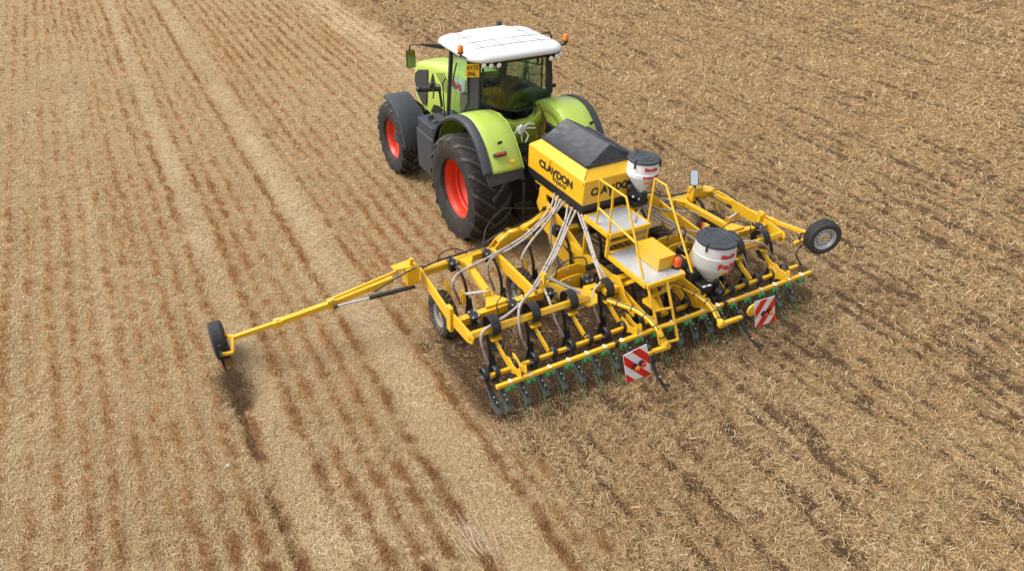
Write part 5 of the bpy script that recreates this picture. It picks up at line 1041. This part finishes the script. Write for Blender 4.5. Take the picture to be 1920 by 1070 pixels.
# ---- seed hoses
def hose(pts, ties=True, r=.020):
    P = spline(pts, 6); mb = MB().mat('hose'); mb.tube(P, r, 8); mb.mat('black'); L = 0; nxt = .35
    if ties:
        for a, b in zip(P, P[1:]):
            L += (b-a).length
            if L > nxt: d = (b-a).normalized(); mb.cyl(a-d*.006, a+d*.006, r+.002, 8); nxt += .5
    return DP('seed_hose', mb, 'hose')
hose([(-0.46, -2.19, 1.7), (-0.56, -2.26, 1.52), (-0.88, -2.46, 1.42), (-1.24, -2.56, 1.28), (-1.62, -2.61, 1.18), (-2.1, -2.68, 1.1), (-2.54, -2.75, 1.05), (-2.69, -2.84, 1), (-2.69, -2.84, 0.85), (-2.54, -2.77, 0.45)])
hose([(-0.46, -2.3, 1.7), (-0.63, -2.41, 1.5), (-0.91, -2.52, 1.4), (-1.23, -2.6, 1.26), (-1.6, -2.66, 1.16), (-1.81, -2.61, 1.08), (-1.98, -2.67, 1.02), (-1.99, -2.69, 0.8), (-1.88, -2.69, 0.45)])
hose([(-0.48, -2.43, 1.7), (-0.64, -2.45, 1.48), (-0.9, -2.59, 1.38), (-1.12, -2.67, 1.28), (-1.34, -2.74, 1.12), (-1.43, -2.79, 1), (-1.39, -2.79, 0.78), (-1.26, -2.71, 0.48)])
hose([(-0.48, -2.53, 1.7), (-0.57, -2.45, 1.5), (-0.67, -2.48, 1.42), (-0.79, -2.63, 1.2), (-0.79, -2.69, 1), (-0.71, -2.71, 0.8), (-0.57, -2.68, 0.5)])
hose([(-0.49, -2.64, 1.7), (-0.6, -2.76, 1.52), (-0.85, -2.99, 1.42), (-1.14, -3.25, 1.32), (-1.45, -3.49, 1.22), (-1.78, -3.74, 1.16), (-2.11, -3.97, 1.12), (-2.46, -4.13, 1.1), (-2.7, -4.17, 1.06), (-2.9, -4.2, 0.98), (-2.93, -4.25, 0.8), (-2.82, -4.25, 0.42)])
hose([(-0.48, -2.76, 1.7), (-0.61, -2.84, 1.54), (-0.86, -3.08, 1.44), (-1.14, -3.32, 1.34), (-1.45, -3.56, 1.24), (-1.77, -3.8, 1.18), (-1.97, -3.89, 1.14), (-2.19, -4.04, 1.12), (-2.29, -4.17, 1.02), (-2.31, -4.27, 0.8), (-2.2, -4.29, 0.48)])
hose([(-0.48, -2.87, 1.7), (-0.61, -2.92, 1.54), (-0.85, -3.12, 1.44), (-1.12, -3.35, 1.34), (-1.37, -3.51, 1.24), (-1.52, -3.59, 1.18), (-1.61, -3.74, 1.1), (-1.68, -4.04, 1.02), (-1.68, -4.21, 0.8), (-1.55, -4.28, 0.48)])
hose([(-0.45, -2.88, 1.66), (-0.51, -3.22, 1.45), (-0.63, -3.65, 1.25), (-0.7, -3.91, 1.15), (-0.77, -4.06, 1.1), (-0.93, -4.12, 1.02), (-0.99, -4.21, 0.85), (-0.86, -4.25, 0.48)])
hose([(-0.44, -2.97, 1.66), (-0.5, -3.28, 1.46), (-0.62, -3.69, 1.27), (-0.63, -3.95, 1.12), (-0.54, -4.1, 0.98), (-0.41, -4.16, 0.8), (-0.21, -4.13, 0.48)])
hose([(0.75, -3.1, 1.62), (1.1, -3.12, 1.35), (1.29, -3.29, 1.22), (1.48, -3.49, 1.12), (1.72, -3.64, 1.08), (1.87, -3.88, 1.05), (1.99, -4.13, 1), (2.15, -4.19, 0.82), (2.27, -4.32, 0.48)])
hose([(0.71, -3.1, 1.61), (1.02, -3.17, 1.35), (1.21, -3.34, 1.22), (1.36, -3.55, 1.12), (1.47, -3.76, 1.05), (1.63, -3.91, 0.9), (1.78, -4.04, 0.6)])
hose([(0.79, -3.08, 1.63), (1.31, -2.91, 1.3), (1.7, -2.94, 1.18), (2.05, -2.94, 1.08), (2.2, -2.97, 0.98), (2.34, -2.94, 0.75)])
hose([(1.7, -3.72, 1.1), (1.9, -4.03, 1.08), (2.21, -4.16, 1.06), (2.44, -4.26, 1.02), (2.66, -4.28, 0.85), (2.93, -4.27, 0.48)])
hose([(0.33, -4.33, 1), (0.3, -4.32, 0.85), (0.25, -4.38, 0.8)], False)
# yellow long thin brace on the right, red marker tube
mb = MB(); mb.tube([(1.1, -2.81, 1.4), (1.32, -2.94, 1.25), (1.42, -3.21, 1.12)], .02, 8); DP('brace', mb)
mb = MB(); mb.beam((1.84, -3.49, 0.98), (1.88, -3.42, 1.15), .045, .045); DP('pin_holder', mb, 'rustred', bevel=.003)
# ---- left marker arm (unfolded) with wheel and tine
MA = []
pv = Vector((-3.27, -2.53, 1.12)); p1 = Vector((-3.52, -2.4, 1.02)); p2 = Vector((-4.47, -2.25, 0.78)); p3 = Vector((-5.32, -2.19, 0.66)); p4 = Vector((-5.94, -2.11, 0.56))
mb = MB().mat('yellow'); mb.box(pv, (.20, .22, .30)); mb.prism([pv+V(-.28, .10, .17), pv+V(.02, .14, .17), pv+V(.02, -.08, .17), pv+V(-.26, -.04, .17)], (0, 0, -.025)); mb.beam(pv+V(0, 0, .1), pv+V(.02, -.02, .28), .06, .06); mk = DP('marker_bracket', mb, bevel=.005)
mb = MB(); mb.tube([pv+V(.25, .02, .05), pv+V(.05, -.1, .15), pv+V(-.2, -.12, .10), (-3.89, -2.54, 0.98)], .011, 6, smooth=5); mb.build('cable', 'black', mk)
mb = MB(); mb.beam(p1, p2, .07, .09); mb.beam(p2, p3, .085, .085); mb.beam(p3, p4, .062, .065); arm = DP('marker_arm', mb, bevel=.005)
mb = MB(); mb.beam(p1+V(.12, .04, .10), p2+V(.02, .03, .06), .035, .035); mb.build('tie_bar', 'yellow', arm, bevel=.003)
mb = MB(); mb.beam(p2+V(.06, 0, 0), p2+V(-.07, 0, 0), .10, .15); mb.build('bracket', 'yellow', arm, bevel=.004); mb = MB(); mb.beam(p3+V(.10, 0, 0), p3+V(-.03, 0, 0), .12, .10); mb.build('bracket', 'yellow', arm, bevel=.004)
bolts(arm, [p2+V(0, -.02, .07), p3+V(.02, 0, .05)], (0, 0, 1), .025, .02)
ra = Vector((-3.25, -2.63, 0.94)); rb = Vector((-3.95, -2.49, 0.86)); rc = Vector((-4.46, -2.38, 0.8))
mb = MB().mat('black'); mb.cyl(ra, rb, .036, 14); mb.mat('steel'); mb.cyl(rb, rc, .019, 10); mb.mat('black'); mb.cyl(rc+(rc-rb).normalized()*.02, rc+(rb-rc).normalized()*.04, .035, 10); mb.build('ram', 'black', arm)
def car_tyre(parent, name='tyre'):
    Ro, w, ri = .30, .10, .185; mb = MB()
    pr = [(ri, -w*.8), (ri+.015, -w*.95), (ri+.05, -w*1.05), (Ro-.04, -w*1.02), (Ro-.012, -w*.88), (Ro-.002, -w*.70)]
    gs = [-.62, -.30, .0, .30, .62]; 
    for g_ in gs: pr += [(Ro, w*(g_-.07)), (Ro-.012, w*(g_-.06)), (Ro-.012, w*(g_+.06)), (Ro, w*(g_+.07))]
    pr += [(Ro-.002, w*.70), (Ro-.012, w*.88), (Ro-.04, w*1.02), (ri+.05, w*1.05), (ri+.015, w*.95), (ri, w*.8)]
    mb.lathe(pr, (0, 0, 0), (1, 0, 0), 48); return mb.build(name, 'cartyre', parent, sharp=25)
def road_wheel(name, loc, rot, face):
    mb = MB(); mb.cyl((-.09, 0, 0), (.09, 0, 0), .035, 12); wh = mb.build(name, 'yellow', DR, loc=(loc[0], loc[1]+3.4, loc[2])); wh.rotation_euler = rot; wh['_base'] = [0, 0, 0]
    car_tyre(wh); s = face; mb = MB()
    mb.lathe([(.19, s*.085), (.195, s*.092), (.178, s*.088), (.165, s*.05), (.150, s*.035), (.135, s*.045), (.110, s*.055), (.085, s*.050), (.07, s*.060), (.04, s*.062), (.001, s*.062)], (0, 0, 0), (1, 0, 0), 36)
    mb.lathe([(.165, s*.05), (.17, -s*.085), (.19, -s*.09)], (0, 0, 0), (1, 0, 0), 36); rm = mb.build('rim', 'steelgrey', wh, sharp=40)
    mb = MB()
    for k in range(12): a = 2*math.pi*k/12; p = V(s*.050, .126*math.cos(a), .126*math.sin(a)); mb.cyl(p, p+V(s*.006, 0, 0), .013, 8)
    mb.build('rim_hole', 'black', rm)
    mb = MB(); mb.cyl((s*.055, 0, 0), (s*.095, 0, 0), .035, 12); mb.build('hub_cap', 'yellow', rm, bevel=.004)
    return wh
M['steelgrey'] = newmat('silver painted rim', (.52, .54, .56), .35, metal=.4, noise=.08)
cw = Vector((-6.12, -1.72, 0.31)); lw = road_wheel('marker_wheel', cw, (0, R(-3), R(-3)), 1)
e0 = Vector((-6, -2.19, 0.36)); e1 = Vector((-6.13, -2.13, 0.33)); e2 = Vector((-5.99, -2.09, 0.55))
mb = MB(); mb.beam(p4, e0, .05, .035); mb.beam(e0, Vector((-6.16, -2.12, 0.33)), .045, .045); mb.beam(p4+V(.02, 0, 0), cw+V(.07, 0, .05), .05, .06); mb.build('wheel_frame', 'yellow', arm, bevel=.004)
mb = MB(); q0 = Vector((-6.15, -2.12, 0.42)); mb.path([q0, (-6.17, -2.18, 0.34), (-6.16, -2.16, 0.2), (-6.15, -2.13, 0.03)], .035, .02); mb.beam(q0, q0+V(0, 0, .08), .045, .03); mb.build('marker_tine', 'black', arm, bevel=.003)
# ---- right marker arm, folded back beside the wing
pr_ = V(3.02, -2.50, 1.12); r1 = V(3.10, -2.62, 1.14); r2 = Vector((3.22, -3.19, 0.93)); r3 = Vector((3.26, -3.85, 1.01)); r4 = Vector((3.22, -4.54, 1.15))
mb = MB(); mb.box(Vector((2.54, -2.46, 1.13)), (.22, .18, .26)); q = Vector((2.78, -2.5, 1.19)); mb.cyl(q-V(0, 0, .03), q+V(0, 0, .0), .13, 16); mb.beam((2.54, -2.46, 1.13), q-V(0, 0, .05), .16, .10); mk2 = DP('marker_bracket', mb, bevel=.005)
bolts(mk2, [q+V(.02, 0, 0), q+V(-.04, .02, 0)], (0, 0, 1), .02)
q2 = Vector((2.88, -2.5, 1.09))
mb = MB(); mb.beam(q2, r2, .05, .07); mb.beam(r2, r3, .08, .09); mb.beam(r3, r4, .06, .065); ar2 = DP('marker_arm', mb, bevel=.005)
mb = MB(); mb.tube([q2+V(.0, .0, .08), q2.lerp(r2, .4)+V(.05, 0, .12), r2+V(0, 0, .02)], .010, 6, smooth=5); mb.build('cable', 'black', ar2)
mb = MB().mat('zinc'); mb.cyl(q2+V(.02, -.1, -.02), q2.lerp(r2, .5)-V(0, 0, .06), .014, 8); mb.mat('black'); mb.cyl(q2.lerp(r2, .5)-V(0, 0, .06), r2-V(0, 0, .07), .034, 12); mb.build('ram', 'black', ar2)
mb = MB(); mb.beam((2.94, -3.75, 0.96), (2.99, -3.72, 1.15), .09, .03); DP('marker_rest', mb, bevel=.003)
wr = r4+V(.10, -.10, -.03); wv = Vector((3.2, -4.86, 1.25))
rw_ = road_wheel('marker_wheel', wv, (0, 0, R(70)), -1)
mb = MB(); mb.beam(r4, wv+V(.02, .12, 0), .05, .05); a = Vector((3.18, -4.6, 1.07)); b = Vector((2.89, -4.6, 1.07)); mb.beam(r4, a, .045, .045); mb.beam(a, b, .05, .045); mb.build('wheel_frame', 'yellow', ar2, bevel=.004)
mb = MB(); mb.tube([(3.14, -4.6, 1.17), (2.99, -4.6, 1.23), (3.02, -4.6, 1.07), (3.18, -4.6, 0.99), (2.99, -4.62, 0.92), (2.98, -4.64, 0.81), (3.16, -4.66, 0.58)], .014, 6, smooth=5); mb.build('marker_tine', 'black', ar2)
# ---- mirror on the right wing
mc = Vector((2.46, -2.46, 1.46)); mb = MB(); nm_ = V(-.40, -.62, .67).normalized(); ex = V(.84, -.54, 0).normalized(); ez = nm_.cross(ex).normalized()
def om(a, b, d=0): return mc+ex*a+ez*b+nm_*d
mb = MB(); mb.loft([[om(q.x, q.y, d) for q in rrect(0, 0, w_, h_, .03, 0)] for d, w_, h_ in ((-.05, .05, .10), (-.03, .075, .145), (0, .078, .15))]); mb.tube([om(.02, -.14, -.03), (2.56, -2.46, 1.19)], .016, 6); mr = DP('wing_mirror', mb, 'black')
mb = MB(); mb.prism([om(q.x, q.y, .003) for q in rrect(0, 0, .068, .14, .025, 0)], nm_*.004); mb.build('mirror_glass', 'mirror', mr)
for o in list(COL.objects):
    if '_base' in o.keys(): del o['_base']
